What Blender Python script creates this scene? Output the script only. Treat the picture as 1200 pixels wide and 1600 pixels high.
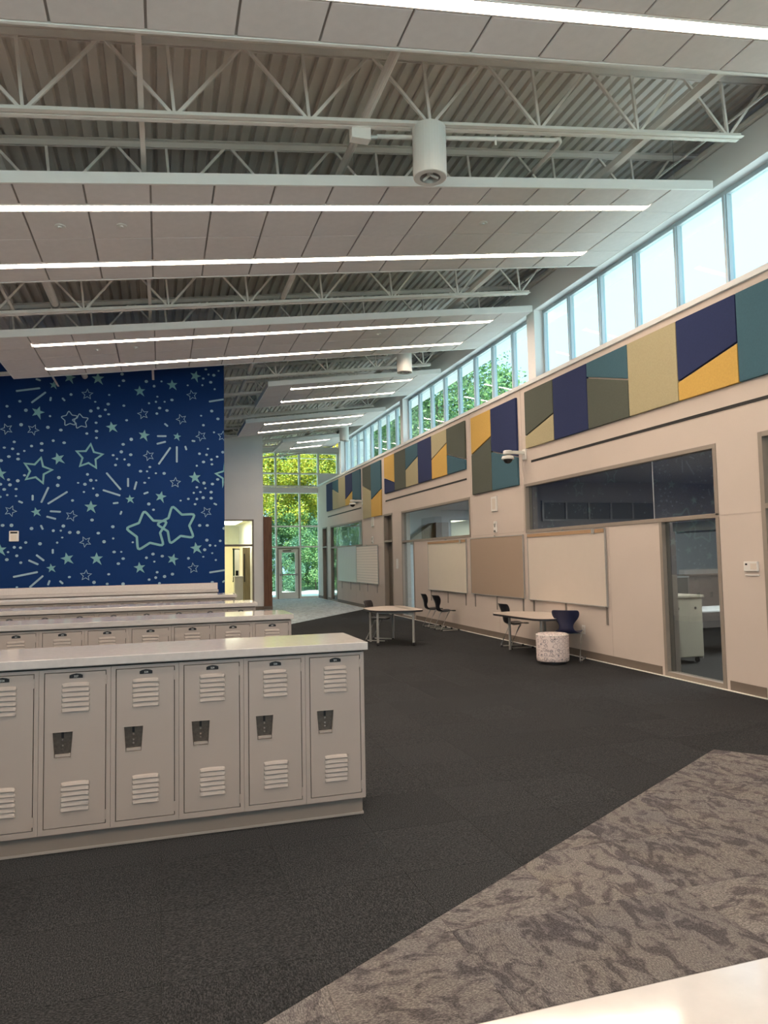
import bpy, math, random
from mathutils import Vector, Matrix

random.seed(7)
for o in list(bpy.data.objects):
    bpy.data.objects.remove(o)
SC = bpy.context.scene
COL = SC.collection

# ---------------------------------------------------------------- camera
cam_data = bpy.data.cameras.new('camera')
cam = bpy.data.objects.new('camera', cam_data)
COL.objects.link(cam)
R_ = (0.95516943, -0.29544716, -0.019035)
U_ = (-0.00079073, -0.06684008, 0.99776339)
F_ = (0.29605866, 0.95301804, 0.06407722)
cam.matrix_world = Matrix(((R_[0], U_[0], -F_[0], 0), (R_[1], U_[1], -F_[1], 0), (R_[2], U_[2], -F_[2], 1.65), (0, 0, 0, 1)))
cam_data.sensor_fit = 'VERTICAL'
cam_data.sensor_height = 24.0
cam_data.lens = 1122.2 / 1600 * 24.0
cam_data.clip_start = 0.02
cam_data.clip_end = 300
SC.camera = cam

# ---------------------------------------------------------------- world, sun, exposure
SC.view_settings.view_transform = 'Standard'
SC.view_settings.look = 'None'
SC.view_settings.exposure = 0.4
SC.view_settings.gamma = 1.0
SC.view_settings.use_curve_mapping = False
SC.cycles.max_bounces = 10
SC.cycles.diffuse_bounces = 7
SC.cycles.glossy_bounces = 4
SC.cycles.transparent_max_bounces = 12
SC.cycles.sample_clamp_indirect = 6.0
SC.cycles.use_denoising = True
SC.cycles.caustics_reflective = False
SC.cycles.caustics_refractive = False
w = bpy.data.worlds.new('sky')
SC.world = w
w.use_nodes = True
bg = w.node_tree.nodes['Background']
bg.inputs[0].default_value = (0.64, 0.81, 0.96, 1)
bg.inputs[1].default_value = 1.75
sun_d = bpy.data.lights.new('sun', 'SUN')
sun_d.energy = 14.0
sun_d.angle = math.radians(3)
sun_d.color = (1.0, 0.93, 0.85)
sun = bpy.data.objects.new('sun', sun_d)
sun.rotation_euler = Vector((0.22, 0.45, -0.86)).to_track_quat('-Z', 'Y').to_euler()
sun.location = (0, 0, 20)
COL.objects.link(sun)
STRIP = 34.0                                   # brightness of the ceiling light strips

# ---------------------------------------------------------------- materials
def new_mat(name):
    m = bpy.data.materials.new(name)
    m.use_nodes = True
    nt = m.node_tree
    return m, nt, nt.nodes['Principled BSDF']

def mat(name, col, rough=0.6, metal=0.0, var=0.0, vscale=6.0, bump=0.0, bscale=200.0, spec=0.5, coat=0.0, rnd=0.0):
    m, nt, b = new_mat(name)
    N, L = nt.nodes, nt.links
    b.inputs['Roughness'].default_value = rough
    b.inputs['Metallic'].default_value = metal
    b.inputs['Specular IOR Level'].default_value = spec
    b.inputs['Coat Weight'].default_value = coat
    b.inputs['Coat Roughness'].default_value = 0.08
    b.inputs['Base Color'].default_value = (*col, 1)
    tc = N.new('ShaderNodeTexCoord')
    last = None
    if var > 0:
        n = N.new('ShaderNodeTexNoise')
        n.inputs['Scale'].default_value = vscale
        n.inputs['Detail'].default_value = 5
        L.new(tc.outputs['Object'], n.inputs['Vector'])
        r = N.new('ShaderNodeMapRange')
        r.inputs[1].default_value = 0.3
        r.inputs[2].default_value = 0.7
        r.inputs[3].default_value = 1 - var
        r.inputs[4].default_value = 1 + var
        L.new(n.outputs['Fac'], r.inputs[0])
        last = r.outputs[0]
    if rnd > 0:
        oi = N.new('ShaderNodeObjectInfo')
        r = N.new('ShaderNodeMapRange')
        r.inputs[3].default_value = 1 - rnd
        r.inputs[4].default_value = 1 + rnd
        L.new(oi.outputs['Random'], r.inputs[0])
        if last is None:
            last = r.outputs[0]
        else:
            mm = N.new('ShaderNodeMath')
            mm.operation = 'MULTIPLY'
            L.new(last, mm.inputs[0])
            L.new(r.outputs[0], mm.inputs[1])
            last = mm.outputs[0]
    if last is not None:
        v = N.new('ShaderNodeVectorMath')
        v.operation = 'SCALE'
        v.inputs[0].default_value = col
        L.new(last, v.inputs[3])
        L.new(v.outputs[0], b.inputs['Base Color'])
    if bump > 0:
        n = N.new('ShaderNodeTexNoise')
        n.inputs['Scale'].default_value = bscale
        n.inputs['Detail'].default_value = 3
        L.new(tc.outputs['Object'], n.inputs['Vector'])
        bp = N.new('ShaderNodeBump')
        bp.inputs['Strength'].default_value = bump
        bp.inputs['Distance'].default_value = 0.002
        L.new(n.outputs['Fac'], bp.inputs['Height'])
        L.new(bp.outputs[0], b.inputs['Normal'])
    return m

def emis(name, col, s):
    m, nt, b = new_mat(name)
    e = nt.nodes.new('ShaderNodeEmission')
    e.inputs[0].default_value = (*col, 1)
    e.inputs[1].default_value = s
    nt.links.new(e.outputs[0], nt.nodes['Material Output'].inputs[0])
    return m

def glass(name, tint, ior=1.5, rough=0.0):
    m, nt, b = new_mat(name)
    N, L = nt.nodes, nt.links
    t = N.new('ShaderNodeBsdfTransparent')
    t.inputs[0].default_value = (*tint, 1)
    g = N.new('ShaderNodeBsdfGlossy')
    g.inputs['Roughness'].default_value = rough
    ge = N.new('ShaderNodeNewGeometry')
    dt = N.new('ShaderNodeVectorMath'); dt.operation = 'DOT_PRODUCT'
    L.new(ge.outputs['Incoming'], dt.inputs[0]); L.new(ge.outputs['Normal'], dt.inputs[1])
    ab = N.new('ShaderNodeMath'); ab.operation = 'ABSOLUTE'
    L.new(dt.outputs['Value'], ab.inputs[0])
    su = N.new('ShaderNodeMath'); su.operation = 'SUBTRACT'; su.inputs[0].default_value = 1.0
    L.new(ab.outputs[0], su.inputs[1])
    pw = N.new('ShaderNodeMath'); pw.operation = 'POWER'; pw.inputs[1].default_value = 5.0
    L.new(su.outputs[0], pw.inputs[0])
    f0 = ((ior - 1) / (ior + 1)) ** 2
    f = N.new('ShaderNodeMath'); f.operation = 'MULTIPLY_ADD'; f.inputs[1].default_value = 1 - f0; f.inputs[2].default_value = f0
    L.new(pw.outputs[0], f.inputs[0])
    mx = N.new('ShaderNodeMixShader')
    L.new(f.outputs[0], mx.inputs[0])
    L.new(t.outputs[0], mx.inputs[1])
    L.new(g.outputs[0], mx.inputs[2])
    L.new(mx.outputs[0], N['Material Output'].inputs[0])
    return m

def carpet(name, c0, c1, c2, big=False, sheen=False):
    """loop pile: fine weave speckle, with soft quarter-turned variation from tile to tile"""
    m, nt, b = new_mat(name)
    N, L = nt.nodes, nt.links
    b.inputs['Roughness'].default_value = 0.95
    b.inputs['Specular IOR Level'].default_value = 0.5 if sheen else 0.15
    if sheen: b.inputs['Roughness'].default_value = 0.55
    tc = N.new('ShaderNodeTexCoord')
    oi = N.new('ShaderNodeObjectInfo')
    rot = N.new('ShaderNodeVectorRotate')
    rot.rotation_type = 'Z_AXIS'
    st = N.new('ShaderNodeMath'); st.operation = 'MULTIPLY'; st.inputs[1].default_value = 3.99
    fl = N.new('ShaderNodeMath'); fl.operation = 'FLOOR'
    ml = N.new('ShaderNodeMath'); ml.operation = 'MULTIPLY'; ml.inputs[1].default_value = math.pi / 2
    L.new(oi.outputs['Random'], st.inputs[0]); L.new(st.outputs[0], fl.inputs[0]); L.new(fl.outputs[0], ml.inputs[0])
    L.new(tc.outputs['Object'], rot.inputs['Vector']); L.new(ml.outputs[0], rot.inputs['Angle'])
    sc = N.new('ShaderNodeMath'); sc.operation = 'MULTIPLY'; sc.inputs[1].default_value = 53.0
    L.new(oi.outputs['Random'], sc.inputs[0])
    ad = N.new('ShaderNodeVectorMath'); ad.operation = 'ADD'
    L.new(rot.outputs[0], ad.inputs[0]); L.new(sc.outputs[0], ad.inputs[1])
    src = ad.outputs[0]
    mp = N.new('ShaderNodeMapping')
    mp.inputs['Scale'].default_value = (1, 2.2, 1)
    L.new(src, mp.inputs[0])
    fine = N.new('ShaderNodeTexNoise')
    fine.inputs['Scale'].default_value = 85
    fine.inputs['Detail'].default_value = 3
    fine.inputs['Roughness'].default_value = 0.75
    L.new(mp.outputs[0], fine.inputs['Vector'])
    cr = N.new('ShaderNodeValToRGB')
    e = cr.color_ramp.elements
    e[0].position = 0.36; e[0].color = (*c0, 1)
    e[1].position = 0.66; e[1].color = (*c2, 1)
    x = e.new(0.5); x.color = (*c1, 1)
    L.new(fine.outputs['Fac'], cr.inputs[0])
    out = cr.outputs[0]
    if big:
        mp2 = N.new('ShaderNodeMapping')
        mp2.inputs['Scale'].default_value = (1.0, 1.6, 1)
        L.new(src, mp2.inputs[0])
        n2 = N.new('ShaderNodeTexNoise')
        n2.inputs['Scale'].default_value = 6.5
        n2.inputs['Detail'].default_value = 5
        n2.inputs['Roughness'].default_value = 0.62
        n2.inputs['Distortion'].default_value = 0.9
        L.new(mp2.outputs[0], n2.inputs['Vector'])
        r2 = N.new('ShaderNodeValToRGB')
        r2.color_ramp.elements[0].position = 0.42
        r2.color_ramp.elements[1].position = 0.52
        L.new(n2.outputs['Fac'], r2.inputs[0])
        n3 = N.new('ShaderNodeTexNoise')
        n3.inputs['Scale'].default_value = 3.0
        n3.inputs['Detail'].default_value = 2
        L.new(src, n3.inputs['Vector'])
        tint = N.new('ShaderNodeMix'); tint.data_type = 'RGBA'
        tint.inputs[6].default_value = (0.80, 0.80, 0.86, 1)
        tint.inputs[7].default_value = (1.12, 1.02, 0.90, 1)
        L.new(n3.outputs['Fac'], tint.inputs[0])
        dark = N.new('ShaderNodeMix'); dark.data_type = 'RGBA'
        dark.inputs[6].default_value = (0.50, 0.49, 0.53, 1)
        dark.inputs[7].default_value = (1, 1, 1, 1)
        L.new(r2.outputs[0], dark.inputs[0])
        mu = N.new('ShaderNodeMix'); mu.data_type = 'RGBA'; mu.blend_type = 'MULTIPLY'; mu.inputs[0].default_value = 1
        L.new(out, mu.inputs[6]); L.new(dark.outputs[2], mu.inputs[7])
        mu2 = N.new('ShaderNodeMix'); mu2.data_type = 'RGBA'; mu2.blend_type = 'MULTIPLY'; mu2.inputs[0].default_value = 1
        L.new(mu.outputs[2], mu2.inputs[6]); L.new(tint.outputs[2], mu2.inputs[7])
        out = mu2.outputs[2]
    v = N.new('ShaderNodeVectorMath'); v.operation = 'SCALE'
    r = N.new('ShaderNodeMapRange'); r.inputs[3].default_value = 0.92; r.inputs[4].default_value = 1.08
    fr = N.new('ShaderNodeMath'); fr.operation = 'FRACT'
    m7 = N.new('ShaderNodeMath'); m7.operation = 'MULTIPLY'; m7.inputs[1].default_value = 17.3
    L.new(oi.outputs['Random'], m7.inputs[0]); L.new(m7.outputs[0], fr.inputs[0]); L.new(fr.outputs[0], r.inputs[0])
    L.new(out, v.inputs[0]); L.new(r.outputs[0], v.inputs[3])
    L.new(v.outputs[0], b.inputs['Base Color'])
    bp = N.new('ShaderNodeBump'); bp.inputs['Strength'].default_value = 0.5; bp.inputs['Distance'].default_value = 0.003
    L.new(fine.outputs['Fac'], bp.inputs['Height']); L.new(bp.outputs[0], b.inputs['Normal'])
    return m

def wood(name, c0, c1):
    m, nt, b = new_mat(name)
    N, L = nt.nodes, nt.links
    b.inputs['Roughness'].default_value = 0.45
    tc = N.new('ShaderNodeTexCoord')
    mp = N.new('ShaderNodeMapping'); mp.inputs['Scale'].default_value = (14, 14, 0.7)
    n = N.new('ShaderNodeTexNoise'); n.inputs['Scale'].default_value = 3; n.inputs['Detail'].default_value = 6
    cr = N.new('ShaderNodeValToRGB')
    cr.color_ramp.elements[0].position = 0.35; cr.color_ramp.elements[0].color = (*c0, 1)
    cr.color_ramp.elements[1].position = 0.65; cr.color_ramp.elements[1].color = (*c1, 1)
    L.new(tc.outputs['Object'], mp.inputs[0]); L.new(mp.outputs[0], n.inputs['Vector'])
    L.new(n.outputs['Fac'], cr.inputs[0]); L.new(cr.outputs[0], b.inputs['Base Color'])
    return m

def leaf_mat(name, cols):
    m, nt, b = new_mat(name)
    N, L = nt.nodes, nt.links
    g = N.new('ShaderNodeNewGeometry')
    cr = N.new('ShaderNodeValToRGB')
    cr.color_ramp.interpolation = 'LINEAR'
    e = cr.color_ramp.elements
    e[0].position = 0; e[0].color = (*cols[0], 1)
    e[1].position = 1; e[1].color = (*cols[-1], 1)
    for i in range(1, len(cols) - 1):
        x = e.new(i / (len(cols) - 1)); x.color = (*cols[i], 1)
    L.new(g.outputs['Random Per Island'], cr.inputs[0])
    b.inputs['Roughness'].default_value = 0.55
    L.new(cr.outputs[0], b.inputs['Base Color'])
    t = N.new('ShaderNodeBsdfTranslucent')
    L.new(cr.outputs[0], t.inputs[0])
    mx = N.new('ShaderNodeMixShader'); mx.inputs[0].default_value = 0.35
    L.new(b.outputs[0], mx.inputs[1]); L.new(t.outputs[0], mx.inputs[2])
    L.new(mx.outputs[0], N['Material Output'].inputs[0])
    return m

def rings(name):
    """printed upholstery: grey hexagon-like rings on pinkish white"""
    m, nt, b = new_mat(name)
    N, L = nt.nodes, nt.links
    b.inputs['Roughness'].default_value = 0.7
    tc = N.new('ShaderNodeTexCoord')
    outs = []
    for s, off, lo, hi in ((14, 0.0, 0.30, 0.37), (14, 3.3, 0.42, 0.48)):
        mp = N.new('ShaderNodeMapping'); mp.inputs['Location'].default_value = (off, off * 2, off)
        v = N.new('ShaderNodeTexVoronoi'); v.inputs['Scale'].default_value = s; v.inputs['Randomness'].default_value = 0.45
        L.new(tc.outputs['Object'], mp.inputs[0]); L.new(mp.outputs[0], v.inputs['Vector'])
        c = N.new('ShaderNodeValToRGB')
        e = c.color_ramp.elements
        e[0].position = lo - 0.02; e[0].color = (0, 0, 0, 1)
        e[1].position = hi + 0.02; e[1].color = (0, 0, 0, 1)
        x = e.new(lo); x.color = (1, 1, 1, 1)
        x = e.new(hi); x.color = (1, 1, 1, 1)
        L.new(v.outputs['Distance'], c.inputs[0])
        outs.append(c.outputs[0])
    m1 = N.new('ShaderNodeMix'); m1.data_type = 'RGBA'
    m1.inputs[6].default_value = (0.72, 0.62, 0.60, 1); m1.inputs[7].default_value = (0.22, 0.21, 0.24, 1)
    L.new(outs[0], m1.inputs[0])
    m2 = N.new('ShaderNodeMix'); m2.data_type = 'RGBA'; m2.inputs[7].default_value = (0.40, 0.33, 0.34, 1)
    L.new(m1.outputs[2], m2.inputs[6]); L.new(outs[1], m2.inputs[0])
    L.new(m2.outputs[2], b.inputs['Base Color'])
    return m

M = {}
M['wall'] = mat('warm_white_paint', (0.585, 0.50, 0.445), 0.75, var=0.02, vscale=1.5, bump=0.08, bscale=300)
M['wall_cool'] = mat('pale_grey_and_daylit_paint', (0.86, 0.84, 0.83), 0.75, var=0.02, vscale=1.5, bump=0.08, bscale=300)  # also on the upper window wall, where daylight is put into the colour
M['wall_white'] = mat('white_paint', (0.82, 0.80, 0.77), 0.8)
M['cream'] = mat('cream_paint', (0.80, 0.76, 0.56), 0.8, var=0.02)
M['blue'] = mat('deep_blue_wallcovering', (0.006, 0.030, 0.125), 0.75, spec=0.12, var=0.08, vscale=0.8, bump=0.1, bscale=250)
M['star'] = mat('pale_teal_print', (0.16, 0.36, 0.40), 0.7, var=0.08, vscale=5)
M['star_pale'] = mat('pale_blue_print', (0.26, 0.40, 0.50), 0.7, var=0.06, vscale=5)
M['deck'] = mat('white_painted_steel_deck', (0.74, 0.69, 0.64), 0.6, var=0.07, vscale=2)
M['steel'] = mat('white_painted_steel', (0.78, 0.73, 0.69), 0.55, var=0.05, vscale=4)
M['tile'] = mat('mineral_fibre_tile', (0.76, 0.695, 0.69), 0.9, var=0.03, vscale=12, bump=0.25, bscale=400, rnd=0.025)
M['grid'] = mat('grey_ceiling_grid', (0.27, 0.24, 0.23), 0.6)
M['fascia'] = mat('white_metal_fascia', (0.86, 0.82, 0.80), 0.45, var=0.02)
M['strip'] = emis('light_diffuser', (1.0, 0.81, 0.63), STRIP)
M['lamp_dim'] = emis('cylinder_lamp', (1.0, 0.85, 0.7), 0.6)
M['alu'] = mat('anodised_window_frame', (0.50, 0.57, 0.61), 0.4, metal=0.2)
M['alu_pale'] = mat('pale_mullion_paint', (0.90, 0.88, 0.80), 0.45)
M['taupe'] = mat('taupe_frame_paint', (0.28, 0.235, 0.20), 0.5, var=0.03)
M['sill'] = mat('white_sill', (0.72, 0.72, 0.72), 0.5)
M['glass_out'] = glass('clear_window_glass', (0.80, 0.95, 0.97), 1.22)
M['glass_in'] = glass('interior_window_glass', (0.74, 0.78, 0.78), 2.2)
M['glass_soft'] = glass('borrowed_light_glass', (0.85, 0.90, 0.90), 1.5)
M['black'] = mat('black_gap', (0.006, 0.006, 0.007), 0.6)
M['base'] = mat('taupe_rubber_base', (0.17, 0.135, 0.11), 0.6)
M['trim_white'] = mat('bright_carpet_edge_trim', (0.85, 0.82, 0.78), 0.3)
M['locker'] = mat('beige_locker_enamel', (0.42, 0.355, 0.318), 0.42, var=0.015, vscale=3, bump=0.05, bscale=500)
M['locker_in'] = mat('locker_shadow_gap', (0.05, 0.042, 0.036), 0.7)
M['plinth'] = mat('plinth_paint', (0.31, 0.25, 0.215), 0.55)
M['pocket'] = mat('brushed_latch_pocket', (0.13, 0.11, 0.095), 0.4, metal=0.6, var=0.2, vscale=60)
M['chrome'] = mat('chrome', (0.75, 0.73, 0.70), 0.2, metal=1.0)
M['silver'] = mat('silver_painted_tube', (0.42, 0.41, 0.395), 0.4, metal=0.35)
M['standard'] = mat('brownish_slotted_steel', (0.27, 0.235, 0.21), 0.45, metal=0.3)
M['roofing'] = mat('white_roof_membrane', (0.82, 0.765, 0.75), 0.8)
M['quartz'] = mat('pale_quartz_worktop', (0.56, 0.52, 0.505), 0.08, var=0.04, vscale=30, spec=0.6)
M['plastic'] = mat('black_plastic', (0.016, 0.016, 0.020), 0.38)
M['navy_plastic'] = mat('navy_plastic', (0.018, 0.022, 0.06), 0.4)
M['white_plastic'] = mat('white_plastic', (0.72, 0.69, 0.66), 0.4)
M['table'] = mat('pale_laminate', (0.585, 0.50, 0.445), 0.3, var=0.03)
M['board'] = mat('white_marker_board', (0.64, 0.56, 0.49), 0.28, var=0.01)
M['board_grey'] = mat('grey_marker_board', (0.60, 0.61, 0.62), 0.3)
M['board_pink'] = mat('pale_pink_board', (0.86, 0.72, 0.64), 0.4)
M['joint'] = mat('wall_joint_shadow_line', (0.50, 0.42, 0.37), 0.7)
M['line'] = mat('fine_board_ruling', (0.45, 0.38, 0.36), 0.6)
M['tack'] = mat('tan_tack_fabric', (0.36, 0.27, 0.205), 0.9, bump=0.3, bscale=600)
M['cork'] = mat('cork_map_rail', (0.40, 0.25, 0.14), 0.8, var=0.1, vscale=80)
fab = dict(bump=0.35, bscale=500, var=0.05, vscale=40)
M['p_olive'] = mat('grey_green_felt', (0.082, 0.090, 0.072), 0.95, **fab)
M['p_navy'] = mat('navy_felt', (0.015, 0.025, 0.090), 0.95, **fab)
M['p_teal'] = mat('teal_felt', (0.045, 0.112, 0.150), 0.95, **fab)
M['p_tan'] = mat('sand_felt', (0.40, 0.345, 0.21), 0.95, **fab)
M['p_gold'] = mat('mustard_felt', (0.58, 0.36, 0.09), 0.95, **fab)
M['dark_carpet'] = carpet('charcoal_carpet', (0.008, 0.0085, 0.0095), (0.025, 0.026, 0.029), (0.066, 0.067, 0.071))
M['camo'] = carpet('mottled_carpet', (0.083, 0.080, 0.083), (0.155, 0.149, 0.150), (0.270, 0.258, 0.258), big=True)
M['daylit_carpet'] = carpet('daylit_mottled_carpet', (0.34, 0.42, 0.48), (0.55, 0.64, 0.72), (0.72, 0.80, 0.88), big=True, sheen=True)  # mottled carpet again, bluish daylight glare put into its colour
M['slab'] = mat('floor_slab', (0.03, 0.03, 0.03), 0.9)
M['wood_red'] = wood('reddish_wood_veneer', (0.12, 0.045, 0.02), (0.20, 0.085, 0.04))
M['wood_dark'] = wood('grey_brown_wood_veneer', (0.10, 0.08, 0.06), (0.16, 0.13, 0.10))
M['wood_olive'] = wood('olive_wood_veneer', (0.16, 0.13, 0.075), (0.24, 0.20, 0.12))
M['cart'] = mat('cream_cabinet_paint', (0.55, 0.53, 0.44), 0.5)
M['cab_grey'] = mat('grey_cabinet_paint', (0.20, 0.20, 0.19), 0.5)
M['room_wall'] = mat('classroom_wall_paint', (0.46, 0.43, 0.42), 0.8)
M['room_white'] = mat('white_classroom_paint', (0.62, 0.68, 0.70), 0.8)
M['screen'] = mat('dark_glossy_screen', (0.02, 0.05, 0.03), 0.08, spec=0.9)
M['concrete'] = mat('pale_concrete', (0.86, 0.82, 0.76), 0.8, var=0.06, vscale=3)
M['grass'] = mat('grass', (0.12, 0.22, 0.05), 0.9, var=0.3, vscale=6)
M['bark'] = mat('bark', (0.09, 0.07, 0.05), 0.9, var=0.3, vscale=10, bump=0.5, bscale=30)
M['leaf_yellow'] = leaf_mat('yellow_green_leaves', [(0.07, 0.14, 0.02), (0.38, 0.44, 0.05), (0.62, 0.58, 0.07), (0.72, 0.50, 0.05), (0.34, 0.44, 0.09)])
M['leaf_green'] = leaf_mat('green_leaves', [(0.03, 0.09, 0.04), (0.10, 0.23, 0.09), (0.25, 0.40, 0.13), (0.45, 0.58, 0.26)])
M['leaf_cool'] = leaf_mat('cool_green_leaves', [(0.03, 0.09, 0.06), (0.11, 0.24, 0.14), (0.28, 0.44, 0.26)])
M['rings'] = rings('ring_print_fabric')
M['plate_black'] = mat('black_number_plate', (0.01, 0.01, 0.012), 0.35)
M['ink'] = mat('white_numerals', (0.75, 0.75, 0.72), 0.5)
M['door_ink'] = mat('dark_vinyl_numerals', (0.02, 0.03, 0.03), 0.5)
M['dark_steel'] = mat('dark_steel_closure', (0.05, 0.055, 0.06), 0.6)

# ---------------------------------------------------------------- mesh builder
class MB:
    def __init__(s):
        s.v, s.f, s.m, s.mi = [], [], [], 0
    def add(s, vs, fs):
        n = len(s.v)
        s.v += [tuple(p) for p in vs]
        for f in fs:
            s.f.append([i + n for i in f]); s.m.append(s.mi)
        return s
    def box(s, x0, x1, y0, y1, z0, z1, sx=0.0):
        """sx: slope, z rises by sx per metre of x"""
        vs = [(x, y, z + sx * x) for z in (z0, z1) for y in (y0, y1) for x in (x0, x1)]
        return s.add(vs, [(0, 2, 3, 1), (4, 5, 7, 6), (0, 1, 5, 4), (2, 6, 7, 3), (0, 4, 6, 2), (1, 3, 7, 5)])
    def prism(s, pts, a, b, axis='z'):
        """polygon pts (2-D) extruded from a to b along the axis"""
        def P(p, h):
            return (p[0], p[1], h) if axis == 'z' else ((p[0], h, p[1]) if axis == 'y' else (h, p[0], p[1]))
        n = len(pts)
        vs = [P(p, a) for p in pts] + [P(p, b) for p in pts]
        fs = [tuple(range(n))[::-1], tuple(range(n, 2 * n))]
        fs += [(i, (i + 1) % n, n + (i + 1) % n, n + i) for i in range(n)]
        return s.add(vs, fs)
    def tube(s, pts, r, n=8, caps=True, r2=None):
        pts = [Vector(p) for p in pts]
        rings_ = []
        for i, p in enumerate(pts):
            if i == 0: t = pts[1] - pts[0]
            elif i == len(pts) - 1: t = pts[-1] - pts[-2]
            else: t = (pts[i + 1] - p).normalized() + (p - pts[i - 1]).normalized()
            t.normalize()
            a = Vector((0, 0, 1)) if abs(t.z) < 0.9 else Vector((1, 0, 0))
            u = t.cross(a).normalized(); v = t.cross(u)
            rr = r if r2 is None else r + (r2 - r) * i / (len(pts) - 1)
            rings_.append([p + (u * math.cos(k * 2 * math.pi / n) + v * math.sin(k * 2 * math.pi / n)) * rr for k in range(n)])
        vs = [q for g in rings_ for q in g]
        fs = []
        for i in range(len(pts) - 1):
            for k in range(n):
                a = i * n + k; b = i * n + (k + 1) % n
                fs.append((a, b, b + n, a + n))
        if caps:
            fs += [tuple(range(n))[::-1], tuple(range((len(pts) - 1) * n, len(pts) * n))]
        return s.add(vs, fs)
    def bar(s, p0, p1, w, h):
        """straight bar of section w (along y) by h"""
        p0, p1 = Vector(p0), Vector(p1)
        t = (p1 - p0).normalized()
        u = Vector((0, 1, 0)) if abs(t.y) < 0.9 else Vector((1, 0, 0))
        v = t.cross(u).normalized(); u = v.cross(t).normalized()
        vs = [p + u * a * w / 2 + v * b * h / 2 for p in (p0, p1) for a, b in ((-1, -1), (1, -1), (1, 1), (-1, 1))]
        return s.add(vs, [(0, 1, 2, 3), (7, 6, 5, 4), (0, 4, 5, 1), (1, 5, 6, 2), (2, 6, 7, 3), (3, 7, 4, 0)])
    def lathe(s, prof, c=(0, 0, 0), n=24, cap=True):
        vs, fs = [], []
        for r, z in prof:
            for k in range(n):
                a = 2 * math.pi * k / n
                vs.append((c[0] + r * math.cos(a), c[1] + r * math.sin(a), c[2] + z))
        for i in range(len(prof) - 1):
            for k in range(n):
                a = i * n + k; b = i * n + (k + 1) % n
                fs.append((a, b, b + n, a + n))
        if prof[0][0] > 1e-6: fs.append(tuple(range(n))[::-1])
        if cap and prof[-1][0] > 1e-6: fs.append(tuple(range((len(prof) - 1) * n, len(prof) * n)))
        return s.add(vs, fs)
    def mesh(s, name, mats, smooth=False):
        me = bpy.data.meshes.new(name)
        me.from_pydata(s.v, [], s.f)
        if not isinstance(mats, (list, tuple)): mats = [mats]
        for k in mats: me.materials.append(M[k])
        if len(mats) > 1: me.polygons.foreach_set('material_index', s.m)
        if smooth: me.polygons.foreach_set('use_smooth', [True] * len(s.f))
        me.update()
        return me
    def build(s, name, mats, parent=None, smooth=False, bevel=0.0, loc=None, kind=None):
        o = link(name, s.mesh(name, mats, smooth), parent, loc)
        if bevel:
            b = o.modifiers.new('bevel', 'BEVEL'); b.width = bevel; b.segments = 2; b.limit_method = 'ANGLE'
        if kind: o['kind'] = kind
        return o

def link(name, me, parent=None, loc=None, rz=0.0):
    o = bpy.data.objects.new(name, me)
    COL.objects.link(o)
    if parent is not None: o.parent = parent
    if loc is not None: o.location = loc
    if rz: o.rotation_euler = (0, 0, rz)
    return o

def tag(o, label, cat, group=None, kind=None):
    if label: o['label'] = label
    if cat: o['category'] = cat
    if group: o['group'] = group
    if kind: o['kind'] = kind
    return o

def thing(name, label, cat, loc=(0, 0, 0), rz=0.0, group=None):
    o = link(name, None, None, loc, rz)
    return tag(o, label, cat, group)

def struct(name, mb, mats, parent=None, **k):
    o = mb.build(name, mats, parent, **k)
    if parent is None: o['kind'] = 'structure'
    return o

def empty_struct(name, loc=(0, 0, 0)):
    o = link(name, None, None, loc); o['kind'] = 'structure'
    return o

def copy_tree(o, parent=None):
    c = o.copy(); COL.objects.link(c); c.parent = parent
    for ch in list(o.children): copy_tree(ch, c)
    return c

ORD = ['first', 'second', 'third', 'fourth', 'fifth', 'sixth', 'seventh', 'eighth', 'ninth', 'tenth', 'eleventh', 'twelfth',
       'thirteenth', 'fourteenth', 'fifteenth', 'sixteenth', 'seventeenth', 'eighteenth', 'nineteenth']

def text_mesh(txt, size, matname, name):
    c = bpy.data.curves.new(name, 'FONT'); c.body = txt; c.size = size
    c.align_x = 'CENTER'; c.align_y = 'CENTER'; c.extrude = 0.0006; c.resolution_u = 2
    o = bpy.data.objects.new(name, c); COL.objects.link(o)
    dg = bpy.context.evaluated_depsgraph_get(); dg.update()
    me = bpy.data.meshes.new_from_object(o.evaluated_get(dg))
    bpy.data.objects.remove(o); bpy.data.curves.remove(c)
    me.name = name; me.materials.clear(); me.materials.append(M[matname])
    return me

def rects(mb, y0, y1, z0, z1, openings, x0, x1, axis='x'):
    """wall slab with rectangular openings (a0,a1,b0,b1), cut into cells"""
    ys = sorted({y0, y1, *[v for o in openings for v in o[:2] if y0 < v < y1]})
    zs = sorted({z0, z1, *[v for o in openings for v in o[2:] if z0 < v < z1]})
    for a, b in zip(ys, ys[1:]):
        for c, d in zip(zs, zs[1:]):
            my, mz = (a + b) / 2, (c + d) / 2
            if any(o[0] < my < o[1] and o[2] < mz < o[3] for o in openings): continue
            if axis == 'x': mb.box(x0, x1, a, b, c, d)
            else: mb.box(a, b, x0, x1, c, d)
    return mb

# ================================================================ ROOM SHELL
SL = 0.13                       # the roof rises 0.13 m per metre towards the window wall
WX = 6.45                       # inner face of the window wall
DZ = 6.0                        # underside of the roof deck at x = 0
YB, YE, XL = -3.5, 30.4, -7.5   # back wall, glazed end wall, left wall
YM, YW = 15.15, 24.3             # mural wall, grey wall beyond it

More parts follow.
